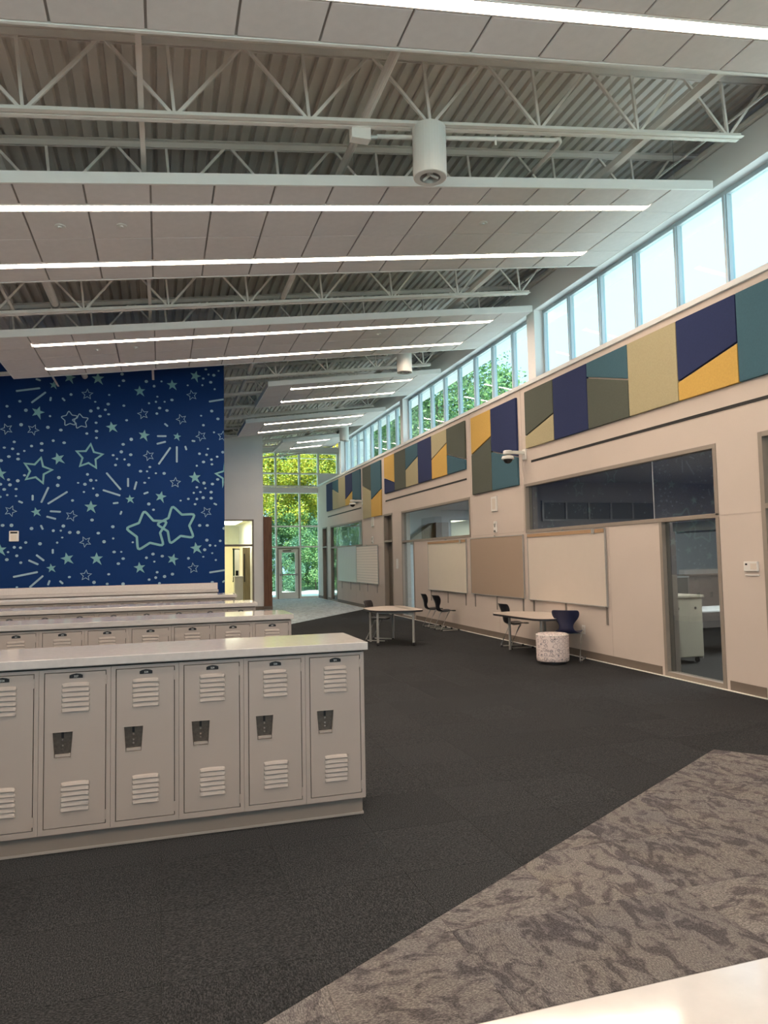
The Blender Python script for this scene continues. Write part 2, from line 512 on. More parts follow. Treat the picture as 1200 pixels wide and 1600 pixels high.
# floor slab and carpet tiles ------------------------------------------------
floor = struct('floor', MB().box(XL - .2, 13.2, YB - .2, YE + .3, -0.25, 0.0), 'slab')
T = 0.61
Lp, Lq, Lr = (0.357, 2.688), (4.401, 5.03), (4.66, 4.722)
def clip(poly, a, b, keep_left=True):
    """keep the side of line a->b that lies to its left (or right)"""
    def side(p):
        s = (b[0] - a[0]) * (p[1] - a[1]) - (b[1] - a[1]) * (p[0] - a[0])
        return s if keep_left else -s
    out = []
    for i, p in enumerate(poly):
        q = poly[(i + 1) % len(poly)]
        sp, sq = side(p), side(q)
        if sp >= 0: out.append(p)
        if sp * sq < 0:
            t = sp / (sp - sq); out.append((p[0] + (q[0] - p[0]) * t, p[1] + (q[1] - p[1]) * t))
    return out
def area(p):
    return abs(sum(p[i][0] * p[(i + 1) % len(p)][1] - p[(i + 1) % len(p)][0] * p[i][1] for i in range(len(p)))) / 2 if len(p) > 2 else 0
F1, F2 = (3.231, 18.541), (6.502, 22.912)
pieces = []
nx0, nx1 = int(math.floor(XL / T)), int(math.ceil(WX / T))
for i in range(nx0, nx1):
    for j in range(int(math.floor(YB / T)), int(math.ceil(YE / T))):
        x0, x1 = max(i * T, XL), min((i + 1) * T, WX)
        y0, y1 = max(j * T, YB), min((j + 1) * T, YE)
        if x1 - x0 < .02 or y1 - y0 < .02: continue
        cell = [(x0, y0), (x1, y0), (x1, y1), (x0, y1)]
        above1 = clip(cell, Lp, Lq, True)
        below1 = clip(cell, Lp, Lq, False)
        for poly, m in ((above1, 'dark_carpet'), (clip(below1, Lq, Lr, True), 'dark_carpet'), (clip(below1, Lq, Lr, False), 'camo')):
            if area(poly) < .002: continue
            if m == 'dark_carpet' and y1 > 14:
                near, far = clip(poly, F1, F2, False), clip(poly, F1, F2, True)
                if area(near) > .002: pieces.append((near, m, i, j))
                if area(far) > .002: pieces.append((far, 'daylit_carpet', i, j))
            else:
                pieces.append((poly, m, i, j))
def seen(p):
    cx = sum(q[0] for q in p) / len(p); cy = sum(q[1] for q in p) / len(p)
    d = F_[0] * cx + F_[1] * cy - F_[2] * 1.65
    if d < .5: return 0
    u = (R_[0] * cx + R_[1] * cy - R_[2] * 1.65) / d; v = (U_[0] * cx + U_[1] * cy - U_[2] * 1.65) / d
    if abs(u) > .60 or v < -.82: return 0
    if cx < 1.25 and 4.4 < cy < 14.5: return 0
    return area(p) * 1.65 / d ** 3
order = sorted(range(len(pieces)), key=lambda k: -seen(pieces[k][0]))
solo = {k for k in order[:296] if seen(pieces[k][0]) > 0}
tile_cache = {}
rest = {}
G = 0.0004
def tile_mb(poly, cx, cy, mb):
    n = len(poly)
    def inset(p, g):
        dx, dy = cx - p[0], cy - p[1]; l = math.hypot(dx, dy) or 1
        return (p[0] + dx / l * g, p[1] + dy / l * g)
    a = [inset(p, G) for p in poly]; b = [inset(p, G + .0022) for p in poly]
    vs = [(x, y, .0005) for x, y in a] + [(x, y, .0046) for x, y in a] + [(x, y, .0062) for x, y in b]
    fs = [(i, (i + 1) % n, n + (i + 1) % n, n + i) for i in range(n)] + [(n + i, n + (i + 1) % n, 2 * n + (i + 1) % n, 2 * n + i) for i in range(n)] + [tuple(range(2 * n, 3 * n))]
    mb.add(vs, fs)
for k, (poly, m, i, j) in enumerate(pieces):
    ox, oy = (i + .5) * T, (j + .5) * T
    if k in solo:
        loc_poly = [(round(x - ox, 4), round(y - oy, 4)) for x, y in poly]
        key = (m, tuple(loc_poly))
        if key not in tile_cache:
            cx = sum(q[0] for q in loc_poly) / len(loc_poly); cy = sum(q[1] for q in loc_poly) / len(loc_poly)
            mb = MB(); tile_mb(loc_poly, cx, cy, mb); tile_cache[key] = mb.mesh('carpet_tile', m)
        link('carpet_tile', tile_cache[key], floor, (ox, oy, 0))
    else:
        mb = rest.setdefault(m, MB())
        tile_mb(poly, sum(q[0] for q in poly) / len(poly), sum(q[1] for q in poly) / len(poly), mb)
for m, mb in rest.items():
    mb.build('carpet_tiles', m, floor, kind='stuff')

# roof deck --------------------------------------------------------------------
mb = MB(); prof = []; x = XL - .1
while x < 7.55:
    prof += [(x, 0), (x + .080, 0), (x + .094, .045), (x + .126, .045)]
    x += .14
vs = []
for y in (YB, YE + .25):
    vs += [(px, y, DZ + SL * px + pz) for px, pz in prof]
n = len(prof)
mb.add(vs, [(i, i + 1, n + i + 1, n + i) for i in range(n - 1)])
struct('ceiling', mb, 'deck')
struct('roof', MB().box(XL - .3, 7.6, YB - 2.8, YE + .4, DZ + .06, DZ + .25, sx=SL), 'dark_steel')  # overhang behind the back wall added to keep sun off its windows

# window wall ------------------------------------------------------------------
LOW = [(5.35, 6.44, 0, 2.99),
       (7.09, 11.92, 2.09, 2.97), (7.09, 8.19, 0, 2.09),
       (14.40, 19.12, 2.10, 2.95), (18.10, 19.12, 0, 2.10),
       (19.95, 20.80, 0, 2.97),
       (23.25, 28.0, 2.10, 2.96), (26.95, 28.0, 0, 2.10),
       (28.6, 29.5, 0, 2.97)]
BAYS = [(-3.05, 4.05), (4.27, 11.37), (11.65, 18.82), (19.05, 26.1)]
SZ, HZ = 4.84, 6.09
mb = MB()
rects(mb, YB, YE, 0, SZ - .07, LOW, WX, WX + .25)
struct('wall_right', mb, 'wall')
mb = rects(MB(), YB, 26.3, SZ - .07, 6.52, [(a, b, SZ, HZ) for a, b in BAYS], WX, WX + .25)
struct('wall_right_upper', mb, 'wall_cool')  # same paint as below, lightened to carry the daylight on it
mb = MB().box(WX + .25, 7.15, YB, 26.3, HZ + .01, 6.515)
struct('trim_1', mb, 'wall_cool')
struct('trim_9', MB().box(WX - .05, WX + .02, YB, 26.3, 6.535, 6.545).box(WX - .05, WX - .044, YB, 26.3, 6.545, 6.59), 'steel')
struct('trim_2', MB().box(6.86, 7.12, YB, YE, 6.53, 6.84), 'dark_steel')  # dark closure added above the wall to block leaking skylight
# niche past the last clerestory bay
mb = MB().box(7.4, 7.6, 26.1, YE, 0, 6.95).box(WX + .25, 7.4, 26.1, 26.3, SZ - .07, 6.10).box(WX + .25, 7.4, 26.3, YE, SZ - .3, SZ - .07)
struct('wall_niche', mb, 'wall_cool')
struct('trim_3', MB().box(WX - .035, WX + .20, YB, YE - .02, SZ - .075, SZ + .0), 'sill', bevel=.006)
# fine joints in the wall lining
mb = MB()
for y in (11.98, 14.33, 20.88, 23.17):
    mb.box(WX - .003, WX + .001, y - .007, y + .007, 2.1, SZ - .08)
for a, b in ((6.44, 7.09), (11.98, 14.33), (20.88, 23.2)):
    mb.box(WX - .003, WX + .001, a, b, 2.085, 2.097)
for y in (9.35, 13.1, 21.9, 23.1, 24.2, 25.2, 26.1):
    mb.box(WX - .002, WX + .001, y - .004, y + .004, .13, 2.08)
struct('trim_4', mb, 'joint')
# rubber base and bright edge trim
mbb, mbt = MB(), MB()
solid = [(YB, 5.3), (6.50, 7.03), (8.25, 18.04), (19.18, 19.9), (20.86, 26.89), (28.06, 28.54), (29.56, YE)]
for a, b in solid: mbb.box(WX - .012, WX, a, b, .006, .125)
for a, b in ((YB, YE - .1),): mbt.box(WX - .045, WX - .012, a, b, .004, .014)
struct('baseboard_right', mbb, 'base')
struct('trim_5', mbt, 'trim_white')
# linear slot diffusers
for i, (a, b) in enumerate(((4.3, 11.64), (14.55, 20.58), (23.35, 28.45))):
    o = thing('slot_diffuser', 'black linear air slot below the felt panels, ' + ('nearest on the window wall', 'middle one of three', 'farthest, by the glazed end')[i], 'air slot', (WX, (a + b) / 2, 3.36), group='linear air slots')
    h = (b - a) / 2
    MB().box(-.004, .0, -h, h, -.022, .022).build('slot', 'black', o)
    MB().box(-.006, .0, -h - .01, h + .01, .022, .027).box(-.006, 0, -h - .01, h + .01, -.027, -.022).build('slot_edge', 'wall', o)

wn = [0]
def window(parts_fn, loc=(0, 0, 0)):
    wn[0] += 1
    return parts_fn(empty_struct('window_%d' % wn[0], loc))
GX = WX + .17
for a, b in BAYS:
    def f(w, a=a, b=b):
        n = 8; p = (b - a) / n
        MB().box(GX, GX + .08, a, b, SZ, SZ + .06).box(GX, GX + .08, a, b, HZ - .06, HZ).box(GX, GX + .08, a, a + .05, SZ + .06, HZ - .06).box(GX, GX + .08, b - .05, b, SZ + .06, HZ - .06).build('window_frame', 'alu', w)
        mm = MB().box(-.0, .08, -.032, .032, SZ + .06, HZ - .06).box(-.025, 0, -.018, .018, SZ + .06, HZ - .06).mesh('mullion', 'alu')
        pm = MB().box(.045, .051, -(p / 2 - .03), p / 2 - .03, SZ + .06, HZ - .06).mesh('pane', 'glass_out')
        for k in range(n):
            if k: link('mullion', mm, w, (GX, a + k * p, 0))
            link('pane', pm, w, (GX, a + (k + .5) * p, 0))
        return w
    window(f)

# interior glazing in the window wall -------------------------------------------
def glazed(y0, y1, side0, side1, ztop, split, gl, div=()):
    def f(w):
        fr = .055
        mb = MB()
        X0, X1 = WX - .012, WX + .13
        mb.box(X0, X1, y0, y1, ztop - fr, ztop).box(X0, X1, y0, y0 + fr, split, ztop - fr).box(X0, X1, y1 - fr, y1, split, ztop - fr).box(X0, X1, y0, y1, split - fr / 2, split + fr / 2)
        if side0 is not None:
            mb.box(X0, X1, side0, side0 + fr, .0065, split - fr / 2).box(X0, X1, side1 - fr, side1, .0065, split - fr / 2).box(X0, X1, side0 + fr, side1 - fr, .0065, .07)
        mb.build('window_frame', 'taupe', w, bevel=.004)
        es = [y0 + fr, *div, y1 - fr]
        for a, b in zip(es, es[1:]):
            MB().box(WX + .05, WX + .058, a + (.003 if a in div else 0), b - (.003 if b in div else 0), split + fr / 2, ztop - fr).build('pane', gl, w)
        for d in div:
            MB().box(WX + .048, WX + .06, d - .003, d + .003, split + fr / 2, ztop - fr).build('glass_joint', 'sill', w)
        if side0 is not None:
            MB().box(WX + .05, WX + .058, side0 + fr, side1 - fr, .07, split - fr / 2).build('pane', gl, w)
        return w
    return window(f)
glazed(7.09, 11.92, 7.09, 8.19, 2.97, 2.09, 'glass_in', (8.35,))
glazed(14.40, 19.12, 18.10, 19.12, 2.95, 2.10, 'glass_soft', ())
glazed(23.25, 28.0, 26.95, 28.0, 2.96, 2.10, 'glass_soft', (26.6,))

# door openings in the window wall
def wall_door(i, y0, y1, zt):
    d = empty_struct('door_%d' % i)
    X0, X1, fr = WX - .012, WX + .2, .06
    MB().box(X0, X1, y0, y0 + fr, .0065, zt).box(X0, X1, y1 - fr, y1, .0065, zt).box(X0, X1, y0 + fr, y1 - fr, zt - fr, zt).box(X0, X1, y0 + fr, y1 - fr, 2.12, 2.18).build('door_frame', 'taupe', d, bevel=.004)
    MB().box(WX + .12, WX + .165, y0 + fr, y1 - fr, .02, 2.12).build('door_leaf', 'wood_dark', d)
    if i == 1: MB().box(WX + .10, WX + .11, y0 + fr, y1 - fr, 2.18, zt - fr).build('pane', 'glass_in', d)
    else: MB().box(WX + .12, WX + .165, y0 + fr, y1 - fr, 2.18, zt - fr).build('door_panel', 'wood_dark', d)
    MB().tube([(WX + .12, y0 + .13, 1.0), (WX + .07, y0 + .13, 1.0), (WX + .07, y0 + .25, 1.0)], .01).build('door_handle', 'chrome', d)
    return d
wall_door(1, 5.35, 6.44, 2.99)
wall_door(2, 19.95, 20.80, 2.97)
wall_door(3, 28.6, 29.5, 2.97)

# glazed end wall ----------------------------------------------------------------
MX = [3.62, 4.65, 5.67, 6.50]
w = empty_struct('window_8')
wn[0] = 8
mb = MB()
y0, y1 = YE, YE + .16
for x in MX: mb.box(x - .035, x + .035, y0, y1, .0065 if x not in () else 0, 4.5)
for x in MX + [7.36]: mb.box(x - .04, x + .04, y0, y1, 4.74, 6.28)
mb.build('mullion_frame', 'alu_pale', w)
mb = MB()
for z in (2.2, 3.08): mb.box(MX[0] + .035, MX[-1] - .035, y0 + .01, y1 - .01, z - .03, z + .03)
for z in (4.8, 5.35, 6.25): mb.box(MX[0] + .04, 7.32, y0 + .01, y1 - .01, z - .03, z + .03)
mb.box(MX[0] + .035, MX[1] - .035, y0 + .01, y1 - .01, .0065, .09).box(MX[2] + .035, MX[3] - .035, y0 + .01, y1 - .01, .0065, .09)
mb.build('transom', 'alu_pale', w)
for a, b in zip(MX, MX[1:]):
    for c, d in ((.09, 2.17), (2.23, 3.05), (3.11, 4.5), (4.83, 5.32), (5.38, 6.22)):
        if a == MX[1] and c < 1: continue
        MB().box(a + .035, b - .035, y0 + .07, y0 + .078, c, d).build('pane', 'glass_out', w)
MB().box(MX[-1] + .04, 7.32, y0 + .07, y0 + .078, 5.38, 6.22).build('pane', 'glass_out', w)
MB().box(MX[-1] + .04, 7.32, y0 + .02, y0 + .14, 4.83, 5.32).build('spandrel_panel', 'wall_cool', w)
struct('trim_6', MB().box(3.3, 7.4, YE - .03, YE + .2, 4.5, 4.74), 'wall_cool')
mb = MB().box(6.53, WX + .3, YE, YE + .2, 0, 4.5)
struct('trim_7', mb, 'wall')
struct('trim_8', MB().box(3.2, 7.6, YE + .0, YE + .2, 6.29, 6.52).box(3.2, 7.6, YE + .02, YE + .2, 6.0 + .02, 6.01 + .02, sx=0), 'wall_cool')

# exit door in the end wall, swings as one leaf
d = empty_struct('door_4')
MB().box(4.685, 4.74, YE + .02, YE + .14, .0065, 2.17).box(5.58, 5.635, YE + .02, YE + .14, .0065, 2.17).box(4.74, 5.58, YE + .02, YE + .14, 2.11, 2.17).build('door_frame', 'taupe', d)
lf = MB().box(4.745, 4.88, YE + .04, YE + .09, .02, 2.1).box(5.44, 5.575, YE + .04, YE + .09, .02, 2.1).box(4.88, 5.44, YE + .04, YE + .09, .02, .29).box(4.88, 5.44, YE + .04, YE + .09, 1.96, 2.1).build('door_leaf', 'alu_pale', d, bevel=.004)
MB().box(4.88, 5.44, YE + .06, YE + .068, .29, 1.96).build('pane', 'glass_out', lf)
MB().box(4.78, 5.54, YE - .03, YE + .02, 1.0, 1.055).box(4.78, 4.85, YE - .04, YE + .04, .98, 1.075).box(5.47, 5.54, YE - .04, YE + .04, .98, 1.075).build('push_bar', 'silver', d)
MB().box(4.92, 5.28, YE - .02, YE + .04, 2.0, 2.07).bar((5.0, YE - .03, 2.06), (5.35, YE - .1, 2.09), .02, .02).build('door_closer', 'taupe', d)
t = link('door_number', text_mesh('020', .19, 'door_ink', 'door_number'), lf, (5.28, YE + .055, 1.82))
t.rotation_euler = (math.pi / 2, 0, 0)

# mural wall block -----------------------------------------------------------------
XM = 1.25
mb = MB()
mb.prism([(XL, 0), (XM, 0), (XM, DZ + SL * XM - .005), (XL, DZ + SL * XL - .005)], YM, YM + .2, 'y')
wall_back = struct('wall_mural', mb, 'blue')
mb = MB().prism([(XM - .2, 0), (XM, 0), (XM, DZ + SL * XM - .005), (XM - .2, DZ + SL * XM - .03)], YM + .2, YW, 'y')
wall_ret = struct('wall_return', mb, 'blue')

# grey wall beyond the mural, with a glazed opening into a lit room -------------------
mb = MB()
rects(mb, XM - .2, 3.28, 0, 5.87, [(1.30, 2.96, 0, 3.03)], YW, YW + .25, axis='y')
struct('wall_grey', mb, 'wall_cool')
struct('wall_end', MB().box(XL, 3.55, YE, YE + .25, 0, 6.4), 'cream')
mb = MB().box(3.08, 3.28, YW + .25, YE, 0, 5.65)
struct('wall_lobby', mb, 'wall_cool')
struct('baseboard_lobby', MB().box(2.96, 3.29, YW - .012, YW, .006, .12), 'base')
def f(w):
    mb = MB(); a, b, z = 1.27, 2.96, 3.03; y0, y1 = YW - .02, YW + .12
    mb.box(a, a + .05, y0, y1, .0065, z).box(b - .05, b, y0, y1, .0065, z).box(a + .05, b - .05, y0, y1, z - .05, z).box(a + .05, b - .05, y0, y1, 2.13, 2.2)
    mb.build('window_frame', 'taupe', w, bevel=.004)
    MB().box(a + .05, b - .05, y0 + .06, y0 + .066, 2.2, z - .05).build('pane', 'glass_soft', w)
    return w
window(f)
o = thing('wood_column', 'tall reddish wood-clad column at the end of the grey wall', 'column', (3.42, YW + .6, 0))
MB().box(-.14, .14, -.65, .75, .12, 3.12).build('veneer_cladding', 'wood_red', o, bevel=.004)
MB().box(-.145, .145, -.66, .76, .006, .12).build('column_base', 'base', o)

# outer shell
struct('wall_left', rects(MB(), YB, YE, 0, 5.2, [], XL - .2, XL), 'wall_white')
mb = rects(MB(), XL, WX + .25, 0, 4.9, [(-6.2, -.4, .9, 4.3), (.2, 5.6, .9, 4.3)], YB - .2, YB, axis='y')
mb.prism([(XL, 4.9), (WX + .25, 4.9), (WX + .25, DZ + SL * WX), (XL, DZ + SL * XL)], YB - .2, YB, 'y')
struct('wall_back', mb, 'wall_white')
def f(w):  # unseen back windows, added to bring daylight in from behind the camera
    for a, b in ((-6.2, -.4), (.2, 5.6)):
        n = 5; p = (b - a) / n
        MB().box(a, b, YB - .15, YB - .05, .9, .96).box(a, b, YB - .15, YB - .05, 4.24, 4.3).build('window_frame', 'alu', w)
        for k in range(n):
            MB().box(a + k * p + .03, a + (k + 1) * p - .03, YB - .11, YB - .104, .96, 4.24).build('pane', 'glass_out', w)
            MB().box(a + k * p - .03, a + k * p + .03, YB - .15, YB - .05, .96, 4.24).build('mullion', 'alu', w)
    return w
window(f)

# rooms behind the window wall ------------------------------------------------------
mb = MB().box(13, 13.2, YB, YE + .25, 0, 3.3).box(WX + .25, 13, 13.0, 13.15, 0, 3.15).box(WX + .25, 13, 2.0, 2.15, 0, 3.15)
struct('wall_classroom', mb, 'room_wall')
mb = MB().box(WX + .25, 13, 21.4, 21.55, 0, 3.15)
struct('wall_classroom_middle', mb, 'room_white')
struct('ceiling_classroom', MB().box(WX + .25, 13.2, YB, YE + .25, 3.15, 3.25), 'room_wall')
struct('roof_classroom', MB().box(WX + .25, 13.2, YB, YE + .25, 3.251, 3.32), 'roofing')
def f(w):
    mb = MB()
    rects(mb, WX + .25, 13, 0, 3.15, [(6.9, 7.9, .1, 3.0), (8.0, 9.4, .1, 3.0), (9.5, 10.9, .1, 3.0)], YE, YE + .2, axis='y')
    mb.build('window_frame', 'alu_pale', w)
    for a, b in ((6.9, 7.9), (8.0, 9.4), (9.5, 10.9)):
        MB().box(a, b, YE + .08, YE + .088, .1, 3.0).build('pane', 'glass_out', w)
    return w
window(f)

SOLID = [(-1.729, 5.32, 0.115), (-1.21, 5.33, 0.123), (-2.015, 5.159, 0.082), (-0.42, 5.118, 0.111), (0.21, 5.278, 0.111), (0.668, 5.488, 0.115), (-2.294, 4.606, 0.123), (-0.944, 4.362, 0.115), (-0.337, 4.219, 0.115), (0.305, 4.212, 0.082), (-1.922, 3.706, 0.123), (-2.936, 3.396, 0.115), (-2.303, 2.663, 0.094), (-1.325, 2.766, 0.123), (-0.599, 2.922, 0.09), (-0.013, 2.976, 0.115), (0.656, 3.376, 0.123), (-1.744, 1.757, 0.123), (-1.213, 1.747, 0.123), (-2.026, 1.58, 0.09), (-0.414, 1.553, 0.115), (0.221, 1.712, 0.115), (0.68, 1.927, 0.123), (-2.917, 1.945, 0.115)]
PAIR = [(-1.725, 4.497, 0.164), (-1.523, 4.455, 0.164)]
LARGE = [(-1.36, 3.758, 0.271), (-2.288, 3.463, 0.279), (1.333, 3.427, 0.279)]
GIANT = [(-0.259, 2.279, 0.402), (0.315, 2.399, 0.389)]
SMALL = [(-1.404, 5.002), (-0.356, 4.65), (0.392, 4.573), (0.602, 5.082), (0.781, 4.235), (1.219, 4.25), (-0.243, 3.803), (0.27, 3.265), (0.884, 2.666), (-2.833, 4.256), (-2.374, 4.258), (-2.747, 2.681), (-1.675, 2.588), (-1.418, 2.08), (-1.406, 1.425), (0.622, 1.522)]
DOT = [(-2.611, 4.805), (-2.834, 4.698), (-2.504, 4.635), (-2.789, 4.502), (-2.076, 4.537), (-2.584, 4.35), (-2.112, 4.315), (-1.88, 4.27), (-1.702, 4.983), (-0.998, 5.01), (-1.257, 4.858), (-1.203, 4.733), (-1.337, 4.671), (-1.016, 4.823), (-1.069, 4.707), (-1.007, 4.618), (-1.167, 4.573), (-1.239, 4.439), (-1.23, 4.27), (-1.23, 4.136), (-1.408, 4.217), (-2.014, 4.056), (-1.818, 4.021), (-2.219, 3.994), (-2.219, 3.86), (-2.397, 3.94), (-2.522, 3.842), (-2.629, 3.78), (-2.629, 3.682), (-2.7, 4.012), (-2.727, 3.878), (-2.87, 3.896), (-2.789, 3.726), (-2.923, 3.646), (-2.513, 3.37), (-1.39, 3.406), (-0.918, 3.798), (-0.758, 5.446), (-0.731, 5.313), (-0.811, 5.206), (-0.294, 5.322), (-0.143, 5.233), (0.0, 5.339), (-0.08, 5.019), (-0.107, 4.912), (-0.241, 4.876), (0.062, 4.921), (0.205, 4.965), (-0.036, 4.787), (0.107, 4.742), (-0.089, 4.671), (-0.722, 4.805), (-0.668, 4.511), (-0.579, 4.127), (-0.731, 4.021), (-0.766, 3.869), (-0.588, 3.816), (-0.847, 3.726), (-0.704, 3.718), (-0.624, 3.611), (-0.873, 3.602), (-0.401, 3.486), (-0.276, 3.486), (-0.223, 3.575), (-0.107, 3.45), (0.053, 3.45), (0.882, 5.642), (1.141, 5.625), (0.936, 5.536), (1.043, 5.527), (0.829, 5.446), (0.98, 5.375), (0.811, 5.304), (0.517, 5.286), (1.06, 5.233), (0.998, 4.769), (0.784, 4.662), (1.123, 4.609), (0.829, 4.466), (1.043, 4.324), (0.918, 3.976), (0.749, 3.869), (0.891, 3.851), (1.105, 3.816), (1.221, 3.914), (0.989, 3.753), (0.829, 3.7), (0.998, 3.655), (0.695, 3.619), (-1.907, 3.334), (-2.789, 3.281), (-2.629, 3.263), (-2.923, 3.192), (-2.763, 3.183), (-2.861, 3.094), (-2.656, 3.103), (-2.807, 2.987), (-2.656, 2.969), (-2.923, 2.951), (-1.925, 3.183), (-1.56, 3.236), (-1.435, 3.21), (-1.328, 3.29), (-1.23, 3.29), (-1.283, 3.129), (-1.453, 3.058), (-1.212, 2.996), (-1.658, 2.889), (-1.301, 2.506), (-2.879, 2.408), (-2.727, 2.408), (-2.379, 2.345), (-1.818, 2.39), (-1.996, 2.301), (-1.863, 2.301), (-1.702, 2.265), (-1.551, 2.265), (-1.836, 2.167), (-1.925, 2.069), (-2.477, 2.078), (-2.228, 2.051), (-2.674, 1.989), (-2.567, 1.98), (-2.78, 1.9), (-2.629, 1.828), (-2.798, 1.757), (-2.558, 1.695), (-0.918, 2.372), (-1.185, 2.247), (-1.078, 2.078), (-0.909, 2.14), (-0.891, 1.873), (-1.702, 1.4), (-0.989, 1.436), (-1.257, 1.285), (-1.016, 1.249), (-2.62, 1.231), (-0.241, 3.352), (-0.321, 3.254), (-0.241, 2.826), (-0.152, 2.71), (0.374, 2.898), (0.526, 2.933), (0.633, 3.058), (0.695, 3.174), (0.766, 3.076), (0.695, 2.933), (0.659, 2.826), (0.838, 3.263), (0.864, 3.156), (0.82, 2.96), (0.98, 3.076), (0.98, 2.951), (1.007, 3.245), (1.114, 3.343), (0.749, 2.39), (0.9, 2.39), (0.891, 2.087), (1.159, 2.069), (0.954, 1.98), (1.06, 1.971), (0.847, 1.891), (0.998, 1.819), (0.82, 1.748), (1.069, 1.677), (0.526, 1.721), (-0.544, 2.06), (-0.758, 1.873), (-0.722, 1.739), (-0.811, 1.641), (-0.16, 1.819), (0.018, 1.775), (-0.285, 1.748), (-0.134, 1.668), (-0.08, 1.454), (-0.107, 1.347), (-0.232, 1.311), (-0.036, 1.231), (0.062, 1.365), (0.214, 1.409), (-0.722, 1.24), (0.998, 1.222), (1.239, 2.327)]
STREAK = [(-2.676, 5.003, -2.264, 5.08), (-2.404, 4.79, -2.161, 5.003), (-2.331, 5.258, -2.256, 5.233), (0.949, 4.966, 1.263, 5.029), (-0.078, 4.208, 0.09, 4.213), (-0.085, 4.05, 0.079, 4.098), (0.173, 3.979, -0.051, 3.639), (0.3, 4.002, 0.3, 3.686), (0.467, 4.015, 0.489, 3.944), (0.601, 4.134, 0.658, 4.127), (0.064, 4.469, 0.12, 4.42), (-1.039, 3.439, -0.776, 3.116), (-1.101, 3.098, -0.787, 2.994), (-0.637, 3.338, -0.636, 3.176), (-0.477, 3.27, -0.516, 3.119), (-0.912, 2.836, -0.822, 2.848), (-0.757, 2.676, -0.778, 2.619), (-0.334, 3.032, -0.257, 3.063), (-2.214, 2.849, -2.092, 3.14), (-2.095, 2.824, -1.755, 3.057), (-2.367, 2.985, -2.366, 2.892), (-2.607, 2.869, -2.543, 2.84), (-2.053, 2.678, -1.872, 2.667), (-2.113, 2.574, -1.956, 2.529), (-2.216, 2.404, -2.182, 2.329), (-2.288, 1.836, -2.158, 1.728), (-2.42, 1.736, -2.258, 1.656), (-2.681, 1.428, -2.267, 1.509), (-2.397, 1.224, -2.172, 1.433), (-2.053, 1.339, -2.079, 1.259), (-1.87, 1.327, -1.819, 1.277), (-2.002, 1.939, -2.001, 1.865), (0.945, 1.425, 1.246, 1.465), (1.038, 2.841, 1.089, 2.817), (-2.065, 4.908, -2.074, 4.843), (-1.857, 4.903, -1.815, 4.856), (1.206, 1.221, 1.245, 1.248)]

# ================================================================ MURAL PRINT
def star_pts(cx, cz, r, rot, inner=.42, rj=None):
    pts = []
    for k in range(10):
        a = rot + math.pi / 2 + k * math.pi / 5
        rr = r * (rj[k // 2] if rj else 1) if k % 2 == 0 else r * inner
        pts.append((cx + rr * math.cos(a), cz + rr * math.sin(a)))
    return pts
def outline(mb, pts, w, y0, y1):
    n = len(pts)
    cx = sum(p[0] for p in pts) / n; cz = sum(p[1] for p in pts) / n
    out, inn = [], []
    for i in range(n):
        p0, p, p1 = Vector(pts[i - 1]), Vector(pts[i]), Vector(pts[(i + 1) % n])
        d0 = (p - p0).normalized(); d1 = (p1 - p).normalized()
        n0 = Vector((d0.y, -d0.x)); n1 = Vector((d1.y, -d1.x))
        b = (n0 + n1)
        if b.length < 1e-4: b = n0
        b.normalize(); k = min(1 / max(b.dot(n0), .35), 1.9)
        out.append(p + b * w / 2 * k); inn.append(p - b * w / 2 * k)
    for i in range(n):
        j = (i + 1) % n
        mb.prism([tuple(out[i]), tuple(inn[i]), tuple(inn[j]), tuple(out[j])], y0, y1, 'y')
def round_star(cx, cz, r, rot, inner=.55):
    raw = star_pts(cx, cz, r, rot, inner); n = len(raw); pts = []
    for i in range(n):
        p0, p, p1 = Vector(raw[i - 1]), Vector(raw[i]), Vector(raw[(i + 1) % n])
        k = .30 if i % 2 == 0 else .05
        a = p + (p0 - p) * k; b = p + (p1 - p) * k
        for t in (0, .33, .67, 1):
            pts.append(tuple(a * (1 - t) ** 2 + p * 2 * t * (1 - t) + b * t * t))
    return pts
class MuralMB(MB):
    def prism(s, pts, a, b, axis='z'):
        return MB.prism(s, [(min(q[0], XM - .004), q[1]) for q in pts], a, b, axis)
rg = random.Random(3)
Y0, Y1 = YM - .0015, YM + .001
mb = MuralMB()
for x, z, r in SOLID:
    mb.prism(star_pts(x, z, r, rg.uniform(-.3, .3), .42, [1, 1, 1, 1.25, 1]), Y0, Y1, 'y')
for x, z, r in LARGE:
    outline(mb, star_pts(x, z, r * .93, rg.uniform(-.25, .25), .50), .036, Y0, Y1)
mb.build('filled_star_print', 'star', wall_back)
mb = MuralMB()
for x, z in SMALL:
    outline(mb, star_pts(x, z, .105, rg.uniform(-.5, .5), .45), .011, Y0, Y1)
for x, z, r in PAIR:
    outline(mb, round_star(x, z, r, rg.uniform(0, .3), .55), .016, Y0, Y1)
for a, b, c, d in STREAK:
    p, q = Vector((a, b)), Vector((c, d)); t = (q - p).normalized() * .018; u = Vector((-t.y, t.x))
    mb.prism([tuple(p - t * .6), tuple(p + u), tuple(q + u), tuple(q + t * .6), tuple(q - u), tuple(p - u)][::1], Y0, Y1, 'y')
for x, z in DOT:
    r = rg.choice((.022, .028, .034)); sq = rg.uniform(.75, 1); a0 = rg.uniform(0, 3)
    mb.prism([(x + r * math.cos(k * math.pi / 4 + a0), z + r * sq * math.sin(k * math.pi / 4 + a0)) for k in range(8)], Y0, Y1, 'y')
